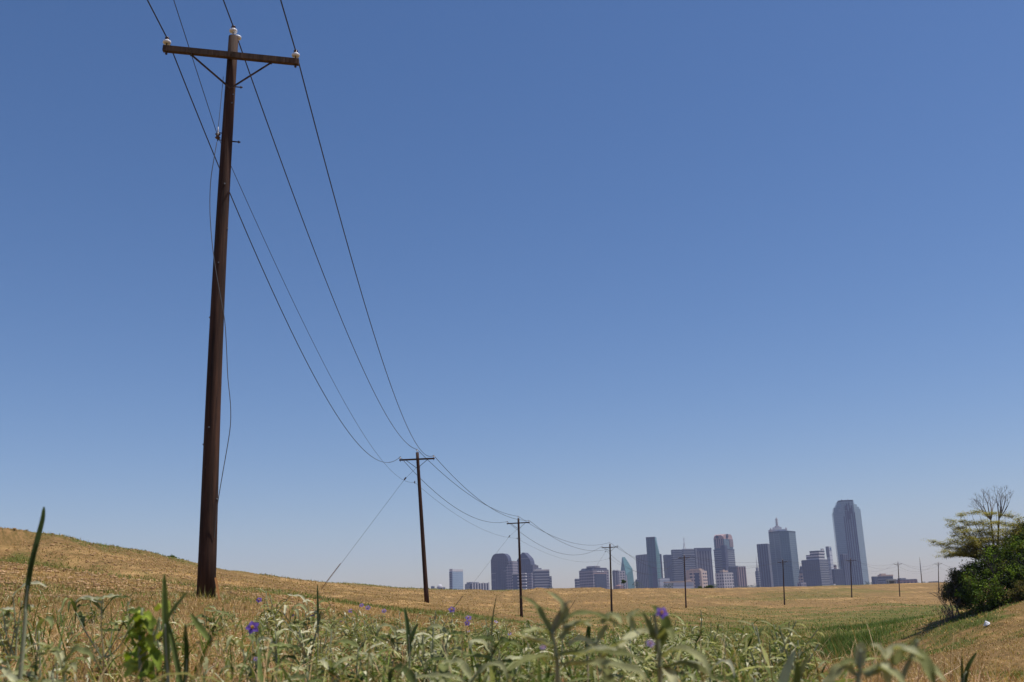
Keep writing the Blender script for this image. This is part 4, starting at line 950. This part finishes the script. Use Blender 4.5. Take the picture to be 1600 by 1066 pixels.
# uncounted ground cover between them
def cover(n, r0, r1, cols, hs, ws, nm, lab, a0=-.58, a1=.34, seg=4, el=(.2,1.3), prof='lance', fold=.4, dr=(.4,1.8), up=(0,.14), filt=True, m='weed', cat='ground cover'):
    X,Y,r_ = scatter_polar(n, r0, r1, a0, a1)
    if filt:
        k = np.array([bench_ok(x,y) for x,y in zip(X,Y)]); X,Y = X[k],Y[k]
        dn = .5+.5*np.sin(X*1.9+Y*.7)*np.sin(Y*1.2-X*.5); k = RNG.uniform(0,1,len(X)) < .35+.65*dn; X,Y = X[k],Y[k]
    n = len(X); z = zfun(X,Y); b = NB()
    b.add(strips(np.stack([X,Y,z+RNG.uniform(*up,n)],-1), U(0,2*PI,n), U(*el,n), U(*dr,n), U(*hs,n), U(*ws,n), pal(n,cols,.2), seg=seg, fold=fold, prof=prof, wave=.05, twist=U(-.6,.6,n)))
    tag(b.build(nm, M[m]), lab, cat, kind='stuff')
def clumps(nc, r0, r1, per, cols, nm, lab, H=(.05,.15), a0=-.56, a1=.33):
    X,Y,r_ = scatter_polar(nc, r0, r1, a0, a1); k = np.array([bench_ok(x,y) for x,y in zip(X,Y)]); X,Y,r_ = X[k],Y[k],r_[k]
    dn = .5+.5*np.sin(X*1.9+Y*.7)*np.sin(Y*1.2-X*.5); thin = np.clip((X/Y+.30)*3, .13, 1); k = RNG.uniform(0,1,len(X)) < (.3+.7*dn)*thin; X,Y,r_ = X[k],Y[k],r_[k]
    nc = len(X); Z = zfun(X,Y); h = U(*H,nc); ci = np.repeat(np.arange(nc),per); n = len(ci); t = RNG.uniform(.05,1,n); a = RNG.uniform(0,2*PI,n); sp_ = .05*t
    B = np.stack([X[ci]+np.cos(a)*sp_, Y[ci]+np.sin(a)*sp_, Z[ci]+t*h[ci]], -1); cc = pal(nc,cols,.15)[ci]*(1+RNG.normal(0,.14,(n,1))); b = NB()
    b.add(strips(B, a, U(-.2,1.05,n), U(.2,1.8,n), U(.03,.085,n), U(.004,.0095,n), cc, seg=4, fold=.5, wave=.10, prof='lance', twist=U(-.6,.6,n)))
    tag(b.build(nm, M['weed']), lab, 'ground cover', kind='stuff')
clumps(2700, 1.7, 24, 19, FELT, 'weed_cover', 'dense low cover of small silvery leaves among the foreground weeds')
cover(9000, .8, 9, [(.72,.52,.34),(.62,.42,.27),(.50,.32,.18),(.36,.18,.10),(.58,.46,.30)], (.06,.20), (.0025,.005), 'fallen_stalks', 'pale fallen straw stalks and litter lying between the foreground weeds', seg=3, prof='mid_', fold=.5, el=(-.15,.35), dr=(-.2,.4), up=(.005,.05), filt=False, m='grass', a1=.4)
cover(5000, .9, 10, [(.42,.22,.10),(.55,.34,.17),(.30,.14,.07)], (.012,.035), (.006,.016), 'dry_leaf_litter', 'curled brown dead leaves scattered between the foreground weeds', seg=3, prof='leaf', fold=.7, el=(-.3,.8), dr=(0,2), up=(0,.05), filt=False, m='grass', a1=.4)
NEARC = [(.30,.31,.14),(.16,.19,.06),(.42,.42,.24),(.09,.12,.03),(.24,.27,.09),(.52,.50,.32),(.12,.15,.04)]
clumps(420, 1.15, 3.4, 17, NEARC, 'near_weed_cover', 'tangled gray-green weed leaves filling the nearest foreground', (.05,.15))
clumps(700, 2.5, 9, 18, NEARC, 'middle_weed_cover', 'tangled gray-green weed leaves in the middle of the weed bed', (.06,.20), -.30, .33)
clumps(700, 1.4, 12, 12, [(.16,.22,.05),(.22,.28,.08),(.12,.17,.04),(.30,.33,.10)], 'green_weed_cover', 'small olive and yellow-green leaves low among the silvery weeds', (.03,.10))
cover(52000, .9, 20, STRAW+[(.66,.48,.29),(.56,.36,.22),(.33,.15,.08)], (.03,.14), (.002,.006), 'straw_thatch', 'dry straw stems and thatch between the foreground weeds', seg=3, prof='blade', fold=None, el=(-.1,1.4), dr=(0,.9), up=(0,.03), filt=False, m='grass', a1=.5)
cover(900, 1.2, 14, [(.14,.20,.03),(.20,.26,.05),(.10,.15,.03)], (.10,.24), (.003,.007), 'green_grass', 'upright green grass blades mixed through the foreground weeds', seg=4, prof='blade', fold=.5, el=(1.0,1.55), dr=(.1,.9), up=(0,.02), m='grass')
cover(3000, 6, 30, GRN+FELT, (.05,.14), (.008,.02), 'low_green_cover', 'low olive green cover on the near bench', seg=3, up=(0,.05))

cover(3400, 1.2, 22, [(.50,.34,.17),(.38,.24,.11),(.24,.14,.07),(.60,.44,.25)], (.10,.26), (.0018,.0035), 'dry_stems', 'thin dry brown stems standing among the foreground weeds', seg=5, prof='mid_', fold=.6, el=(.8,1.5), dr=(.1,1.3), up=(0,.02), filt=False, m='grass', a1=.42)
cover(5000, 1.2, 20, [(.34,.36,.08),(.26,.30,.06),(.42,.40,.14),(.18,.22,.05)], (.07,.20), (.002,.0045), 'thin_green_grass', 'thin yellow-green grass tangled through the foreground weeds', seg=5, prof='blade', fold=.6, el=(.3,1.4), dr=(.3,2.0), up=(0,.03), m='grass')
cover(520, 1.3, 6, [(.14,.19,.05),(.08,.12,.025),(.20,.24,.08)], (.09,.18), (.006,.011), 'broad_green_blades', 'folded dark green blades poking up through the foreground weeds', seg=6, prof='lance', fold=.8, el=(.9,1.5), dr=(0,.7), up=(0,.03), m='grass')
fx, fy = bases[0][0], bases[0][1]; n = 420; a = RNG.uniform(0,2*PI,n); rr_ = .15+RNG.exponential(.14,n); X = fx+np.cos(a)*rr_; Y_ = fy+np.sin(a)*rr_; b = NB()
b.add(strips(np.stack([X,Y_,zfun(X,Y_)-.01],-1), a+RNG.normal(0,.6,n), U(.7,1.5,n), U(.2,1.3,n), U(.10,.30,n), U(.006,.012,n), pal(n,STRAW+GRN+FELT), seg=3, fold=None, prof='blade'))
tag(b.build('grass_tuft', M['grass'], None, False), 'ragged tuft of grass round the foot of the nearest utility pole', 'grass tuft', kind='stuff')
# -- single plants one can point at, each with its own shape
def cr(pts, n=10):
    P_ = [Vector(p) for p in pts]; out = []
    for k in range(len(P_)-1):
        p0=P_[max(k-1,0)];p1=P_[k];p2=P_[k+1];p3=P_[min(k+2,len(P_)-1)]
        for j in range(n):
            t=j/n; out.append(.5*((2*p1)+(p2-p0)*t+(2*p0-5*p1+4*p2-p3)*t*t+(3*p1-p0-3*p2+p3)*t**3))
    return out+[P_[-1]]
def leaf_on(mesh, pts, w, col, fold=.5, wave=.1, prof='lance', facing=(0,-.5,.85)):
    """mesh: NB. One leaf along world polyline pts, width w"""
    q = cr(pts, 6); n = len(q); V=[]; f = Vector(facing).normalized()
    for k,p in enumerate(q):
        t = k/(n-1); d = (q[min(k+1,n-1)]-q[max(k-1,0)]).normalized(); sd = d.cross(f).normalized(); nm = sd.cross(d).normalized()
        ww = w*(math.sin(PI*min(t*.93+.06,1)**.8)**.8 if prof=='lance' else (1-t)**.6+.02 if prof=='blade' else math.sin(PI*min(t*.8+.18,1))**.6)
        up = nm*(ww*fold*.5); wv = nm*(math.sin(t*22)*wave*w)
        V += [p-sd*ww/2+up+wv, p-sd*ww/4+up*.35+wv*.3, p-nm*ww*.04, p+sd*ww/4+up*.35-wv*.3, p+sd*ww/2+up-wv]
    Q = [(k*5+j,k*5+j+1,k*5+j+6,k*5+j+5) for k in range(n-1) for j in range(4)]
    mesh.add((np.array([tuple(v) for v in V]), np.array(Q), np.tile(np.array(col),(len(V),1))))
def hero(name, label, cat, stemp, leaves, fl=(), m='weed', stemr=.003, stemm='stem', lname='leaf', group=None):
    """stemp: list of pixel polylines (px,py,Y); leaves: (polyline px, width, colour, prof)"""
    Y = stemp[0][0][2]; b0 = at(*stemp[0][0]); gz_ = zat(b0[0], b0[1]); base = Vector((b0[0], b0[1], gz_)); root = empty(name, base); tag(root, label, cat, group)
    for k,sp_ in enumerate(stemp):
        pts = [Vector(at(*p))-base for p in sp_]
        if k == 0: pts = [Vector((0,0,-.02))]+([pts[0]] if pts[0].z > .02 else [])+pts[1:]
        MB().tube(cr(pts,5), [stemr*(1-.5*t/(len(cr(pts,5))-1)) for t in range(len(cr(pts,5)))], 7).build('stem', M[stemm], root, True)
    for L in leaves:
        nbl = NB(); leaf_on(nbl, [Vector(at(*p))-base for p in L[0]], L[1]*(.82 if Y < 1 and m == 'weed' else 1), L[2], prof=L[3] if len(L)>3 else 'lance', wave=L[4] if len(L)>4 else .08)
        nbl.build(lname, M[m], root)
    for (p,s_,t_) in fl: flower(root, np.array(Vector(at(*p))-base), s_, random.uniform(0,6), t_)
    return root
S1=(.33,.33,.16); S2=(.20,.21,.08); S3=(.44,.43,.25); S4=(.14,.17,.045); DK=(.06,.085,.02); YG=(.34,.42,.05)
# tall dark blade at the far left
hero('grass_stalk','tall dark green single blade rising above the hill at the left edge','grass stalk',[[(38,985,1.5),(40,950,1.5),(44,915,1.5)]],
     [([(44,920,1.5),(50,885,1.5),(60,845,1.5),(67,815,1.5),(69,792,1.5)],.0105,(.10,.145,.05),'mid',0),([(40,960,1.5),(43,925,1.5),(50,885,1.5),(58,850,1.5)],.007,DK,'mid',0)],stemr=.0035,m='grass')
hero('grass_stalk','pair of upright green stalks forking low in the left foreground','grass stalk',[[(262,1080,1.3),(260,1030,1.3),(258,975,1.3)]],
     [([(262,1050,1.3),(260,990,1.3),(258,940,1.3),(257,898,1.3)],.009,(.14,.18,.05),'mid',0),([(262,970,1.3),(275,950,1.3),(294,925,1.3)],.008,(.13,.16,.05),'mid',0),
      ([(285,1080,1.3),(273,1020,1.3),(262,970,1.3)],.007,(.11,.14,.04),'mid',0)],stemr=.0025,m='grass')
hero('grass_stalk','dark blade standing right of the forked green stalks','grass stalk',[[(290,1075,1.4),(292,1030,1.4)]],
     [([(290,1070,1.4),(292,1020,1.4),(289,975,1.4)],.007,DK,'mid',0),([(325,1000,1.4),(310,980,1.4),(297,958,1.4)],.010,S4,'lance',0)],stemr=.002,m='grass')
# yellow green broad leaved plant
rr = random.Random(77); LL = []
for j in range(26):
    y0 = 955+ j*4.3; x0 = 219+rr.uniform(-6,8)+(22 if j%5==0 else 0); sg = -1 if j%2 else 1; l = rr.uniform(16,34); dz = rr.uniform(-.06,.06)
    LL.append(([(x0,y0,1.35),(x0+sg*l*.5,y0-rr.uniform(2,12),1.35+dz*.5),(x0+sg*l*rr.uniform(.7,1.1),y0+rr.uniform(-6,22),1.35+dz)], rr.uniform(.011,.019), tuple(np.array(rr.choice([YG,(.42,.46,.08),(.22,.29,.04),(.16,.21,.035)]))*rr.uniform(.8,1.2)), 'lance'))
hero('leafy_plant','bright yellow-green leafy plant at the bottom left, beside the forked stalks','leafy plant',[[(220,1085,1.35),(218,1020,1.35),(222,950,1.35)],[(219,1030,1.35),(240,1000,1.35),(250,965,1.35)]],LL)
# silvery rosettes left
def rosette(px, py, Y, n, sz, label, seed, col=FELT, fl=(), name='silver_weed', cat='weed'):
    rr = random.Random(seed); L = []; k = 1556/Y; n = int(n*1.5); stems = []
    tops_ = [(px,py)]+[(px+rr.uniform(-.9,.9)*sz*k, py+rr.uniform(.1,.6)*sz*k) for _ in range(3)]
    for (tx,ty) in tops_: stems.append([(px+rr.uniform(-6,6),py+.16*k,Y),((px+tx)/2+rr.uniform(-5,5),ty+.07*k,Y),(tx,ty,Y)])
    for j in range(n):
        tx, ty = tops_[j%4]; a = j*2.4+rr.uniform(-.6,.6); l = sz*rr.uniform(.4,.85); ex = math.cos(a)*l*k; dy = math.sin(a)*l*.9; rise = rr.uniform(-.1,.7)*l*k
        oy = rr.uniform(0,1.)**1.5*.10*k; x0 = tx+(px-tx)*oy/(.16*k); b = rr.uniform(-.5,.3); y0 = ty+oy
        L.append(([(x0,y0,Y),(x0+ex*.35,y0-rise*.7,Y-dy*.4),(x0+ex*.75,y0-rise*(.8+b*.3),Y-dy*.8),(x0+ex*(1+rr.uniform(-.1,.1)),y0-rise*.6+rr.uniform(-.2,.45)*l*k,Y-dy)], sz*rr.uniform(.09,.16), tuple(np.array(rr.choice(col))*rr.uniform(.8,1.2)), 'lance', rr.uniform(.08,.16)))
    return hero(name, label, cat, stems, L, fl, stemr=.0022)
rosette(60,985,1.7,12,.085,'pale leafy weed at the left edge around the tall dark blade',1)
rosette(160,935,2.6,14,.10,'pale woolly weed with splayed leaves left of the forked stalks',2)
rosette(20,930,2.4,11,.10,'pale leafy weed cut by the left edge of the picture',3)
rosette(100,1035,1.3,12,.08,'pale drooping weed in the bottom left corner area',4)
rosette(320,950,4.2,13,.12,'leafy weed clustered at the foot of the nearest utility pole',5)
rosette(430,985,2.2,14,.085,'silvery weed just right of the large purple flower',6)
rosette(395,1000,2.1,9,.07,'weed bearing the large purple star flower, left of centre',7,fl=[((395,981,2.0),.0145,1.15),((400,1030,2.05),.006,.9)])
rosette(560,1010,1.9,13,.085,'pale sprawling weed at the bottom, under the second utility pole',8)
rosette(700,990,2.3,14,.09,'weed with small violet flowers left of the picture centre',9,fl=[((706,953,2.3),.009,1.0),((732,966,2.3),.008,.8),((730,974,2.25),.007,1.2)])
rosette(770,1000,1.8,13,.085,'silvery weed directly under the third utility pole',10)
rosette(620,985,3.0,13,.10,'weed dotted with faint violet blooms below the second utility pole',11,fl=[((600,955,3.0),.008,1.0),((575,950,3.1),.009,1.1),((548,955,3.2),.009,.8),((565,946,3.2),.008,.9)])
rosette(480,940,4.0,12,.12,'weed with mauve blooms between the first and second poles',12,fl=[((405,938,4.0),.013,1),((488,964,4.0),.011,1.1),((457,962,4.0),.008,.7)])
rosette(1110,1045,1.6,12,.08,'silvery weed at the right end of the weed bed',13)
rosette(1180,1060,1.3,10,.07,'small pale weed beside the upright pale blade',14)
rosette(650,1050,1.3,12,.085,'pale weed at the bottom edge, left of centre',15)
rosette(480,1050,1.4,12,.08,'olive weed at the bottom edge under the guy wire foot',16,[(.20,.22,.09),(.27,.27,.13),(.16,.19,.06)])
# big drooping plant at centre right, close to the lens
Y=.95
hero('silver_weed','large blurred silvery weed with arching leaves and one violet flower, right of centre','weed',
  [[(872,1090,Y),(870,1030,Y),(862,985,Y)],[(1032,1090,Y),(1030,1020,Y),(1022,960,Y)],[(960,1100,Y),(945,1040,Y),(930,1000,Y)]],
  [([(862,990,Y),(850,970,Y),(835,945,Y),(812,932,Y)],.009,S2),([(866,985,Y),(882,965,Y),(875,940,Y),(850,922,Y)],.010,S1),
   ([(880,975,Y),(895,962,Y),(925,960,Y),(950,968,Y),(975,985,Y-.03)],.009,S2),([(875,1000,Y),(895,980,Y),(925,968,Y-.02)],.011,S1),
   ([(880,982,Y),(905,975,Y),(925,978,Y-.02)],.010,S3),([(940,975,Y),(958,962,Y),(972,975,Y-.02)],.010,S1),
   ([(865,1010,Y),(830,1000,Y-.02),(800,990,Y-.05)],.012,S3),([(858,990,Y),(840,985,Y-.02),(815,990,Y-.05)],.010,S1),([(868,1030,Y),(830,1030,Y-.04),(790,1050,Y-.06)],.012,S2),
   ([(870,1025,Y),(920,1020,Y-.03),(970,1022,Y-.05),(1010,1035,Y-.05)],.014,S2),([(875,1040,Y),(930,1038,Y-.05),(990,1048,Y-.08),(1010,1065,Y-.09)],.013,S1),([(900,1030,Y-.03),(930,1015,Y-.05),(965,1015,Y-.06)],.010,S3),
   ([(1027,1020,Y),(1040,985,Y),(1030,960,Y),(1015,945,Y)],.014,S4),([(1022,1000,Y),(1012,975,Y),(1000,955,Y)],.009,S2),([(990,985,Y),(985,965,Y),(1000,952,Y)],.009,S1),([(1028,1000,Y),(1045,985,Y-.02),(1052,1005,Y-.04)],.010,S2),
   ([(1024,990,Y),(1000,990,Y),(975,1005,Y-.03),(960,1030,Y-.04)],.011,S3),([(1030,1030,Y),(1060,1015,Y-.02),(1095,1030,Y-.05),(1110,1055,Y-.06)],.012,S1),([(1028,1045,Y),(1075,1040,Y-.04),(1120,1062,Y-.06)],.012,S2),
   ([(932,1005,Y),(945,985,Y),(948,975,Y)],.008,S1),([(930,1010,Y),(905,1000,Y),(885,1012,Y)],.010,S3),([(940,1035,Y),(960,1010,Y-.03),(985,1000,Y-.05)],.010,S1),([(945,1045,Y),(955,1075,Y-.08),(960,1085,Y-.1)],.012,S2),
   ([(862,1000,Y),(868,975,Y),(885,945,Y),(894,940,Y)],.007,(.28,.24,.14)),([(1036,1040,Y),(1050,1060,Y-.04),(1055,1080,Y-.05)],.012,S3)],
  fl=[((1034,958,Y-.02),.0062,1.1),((1016,1006,Y-.03),.0042,1.0),((848,1012,Y-.03),.0032,.7)], stemr=.0028)
Y=.75
hero('silver_weed','blurred silvery weed with drooping pods and leaves at the lower right, nearest the lens','weed',
  [[(1345,1110,Y),(1344,1050,Y),(1345,1015,Y)],[(1400,1110,Y),(1410,1060,Y),(1425,1025,Y),(1434,1000,Y)]],
  [([(1343,1040,Y),(1345,1020,Y),(1346,1003,Y)],.010,S3,'mid'),([(1340,1060,Y),(1318,1045,Y),(1300,1062,Y),(1292,1080,Y)],.012,S1),
   ([(1395,1040,Y),(1415,1020,Y),(1440,1028,Y-.02),(1455,1060,Y-.03),(1462,1080,Y-.03)],.012,S2),([(1380,1030,Y),(1400,1014,Y),(1425,1018,Y-.02),(1450,1035,Y-.02)],.010,S3),
   ([(1384,1028,Y),(1372,1012,Y),(1360,1008,Y)],.007,S3),([(1384,1035,Y),(1385,1055,Y-.01),(1390,1075,Y-.01)],.009,S3),([(1384,1040,Y),(1368,1052,Y),(1350,1060,Y)],.009,S1),
   ([(1418,1015,Y),(1428,1005,Y),(1435,994,Y)],.004,S2,'mid'),([(1347,1050,Y),(1330,1035,Y),(1310,1040,Y)],.009,S2),([(1350,1055,Y),(1375,1045,Y),(1400,1055,Y-.02),(1420,1085,Y-.03)],.010,S1),([(1420,1030,Y),(1450,1040,Y-.02),(1478,1066,Y-.04)],.009,S1)],stemr=.0026)
hero('grass_stalk','broad pale blade slanting up at the bottom right of the weed bed','grass stalk',[[(1215,1100,1.0),(1222,1075,1.0)]],
     [([(1218,1085,1.0),(1228,1055,1.0),(1242,1017,1.0)],.0095,(.34,.38,.24),'mid',0),([(1240,1090,1.0),(1250,1055,1.0),(1264,1024,1.0)],.006,S2,'mid',0),([(1243,1085,1.0),(1245,1055,1.0),(1246,1034,1.0)],.006,S4,'mid',0)],m='grass')
def sprig(px, py, H, Y, label, w=.0045, lean=0, col=DK, extra=()):
    hero('grass_stalk', label, 'grass stalk', [[(px,py+20,Y),(px+lean*.2,py-H*.3,Y)]], [([(px,py+15,Y),(px+lean*.3,py-H*.4,Y),(px+lean,py-H,Y)],w,col,'mid',0)]+[([(px,py,Y),(px+e*.5,py-h_*.6,Y),(px+e,py-h_,Y)],w,col,'mid',0) for e,h_ in extra], stemr=w*.3, m='grass')
sprig(497,975,62,2.6,'thin dark stalk standing where the guy wire meets the bank',.006,-1,(.10,.13,.05),((5,20),))
sprig(1503,1075,50,1.6,'thin dark upright blade near the bottom right corner',.004,0,DK)
sprig(1506,1062,42,1.6,'curved dark blade leaning right near the bottom right corner',.007,20,DK)
sprig(1165,1030,38,2.6,'slanting dark blade above the right end of the weed bed',.007,12,DK)
sprig(1085,1020,34,3.0,'dark broad blade behind the large blurred weed',.008,12,DK)
sprig(640,1010,60,2.2,'thick green blade standing below the second utility pole',.010,-8,(.12,.16,.06),((14,35),))
sprig(918,1010,36,2.0,'dark upright leaf between arching leaves right of centre',.010,3,DK,((12,12),))
sprig(768,985,55,3.2,'thin leaning stalk before the third utility pole',.004,8,(.16,.16,.07))
sprig(1280,1066,48,2.2,'thin dark stalk with tiny seed heads in the lower right',.004,-10,DK,((12,30),))
# small violet blooms here and there among the weeds
for k,(px,py,Y) in enumerate([(344,931,5.5),(840,968,3.5),(870,1035,2.0),(520,968,3.5)]): pass

# ------------------------------------------------------------------ air, sky, sun, camera
SUN_EL, SUN_AZ = R(68), R(92)     # azimuth clockwise from +Y (view direction) towards +X
sun = bpy.data.lights.new('sun','SUN'); sun.energy = 4.8; sun.angle = R(.5); sun.color = (1,.955,.89)
so = bpy.data.objects.new('sun', sun); COL.objects.link(so)
sd = Vector((math.sin(SUN_AZ)*math.cos(SUN_EL), math.cos(SUN_AZ)*math.cos(SUN_EL), math.sin(SUN_EL)))
so.rotation_euler = sd.to_track_quat('Z','Y').to_euler(); so.location = (30,-10,60)
w = bpy.data.worlds.new('World'); SC.world = w; w.use_nodes = True; nt = w.node_tree
sky = nt.nodes.new('ShaderNodeTexSky'); sky.sky_type = 'NISHITA'; sky.sun_disc = False; sky.sun_elevation = SUN_EL; sky.sun_rotation = SUN_AZ
sky.air_density = 1.0; sky.dust_density = .5; sky.ozone_density = 3.3; sky.altitude = 100
bg = nt.nodes['Background']; bg.inputs[1].default_value = .099
hs = nt.nodes.new('ShaderNodeHueSaturation'); hs.inputs['Saturation'].default_value = 1.20; nt.links.new(sky.outputs[0], hs.inputs['Color']); nt.links.new(mixc(nt, 1.0, hs.outputs[0], (1.10,.98,1.035), 'MULTIPLY'), bg.inputs[0])
hz = MB().box(-6100,6100,-6100,6100,-12,340)
m = bpy.data.materials.new('thin_haze'); m.use_nodes = True; nt = m.node_tree; nt.nodes.remove(nt.nodes['Principled BSDF'])
pv = nt.nodes.new('ShaderNodeVolumePrincipled'); pv.inputs['Color'].default_value = (.62,.69,1,1); pv.inputs['Density'].default_value = 7.8e-5; pv.inputs['Anisotropy'].default_value = 0
nt.links.new(pv.outputs[0], nt.nodes['Material Output'].inputs['Volume'])
tag(hz.build('haze', m), 'thin blue summer haze over the field and the distant city', 'haze', kind='stuff')
cam = bpy.data.cameras.new('camera'); cam.sensor_width = 36; cam.lens = FPX/1600*36; cam.clip_start = .05; cam.clip_end = 20000
cam.dof.use_dof = True; cam.dof.focus_distance = 25; cam.dof.aperture_fstop = 11
co = bpy.data.objects.new('camera', cam); COL.objects.link(co)
co.matrix_world = Matrix([list(RM[0])+[0], list(RM[1])+[0], list(RM[2])+[0], [0,0,0,1]])
SC.camera = co
SC.view_settings.view_transform = 'Standard'; SC.view_settings.look = 'None'; SC.view_settings.gamma = 1; SC.view_settings.exposure = 0
SC.cycles.use_denoising = True; SC.cycles.max_bounces = 6; SC.cycles.transmission_bounces = 3; SC.cycles.volume_bounces = 0
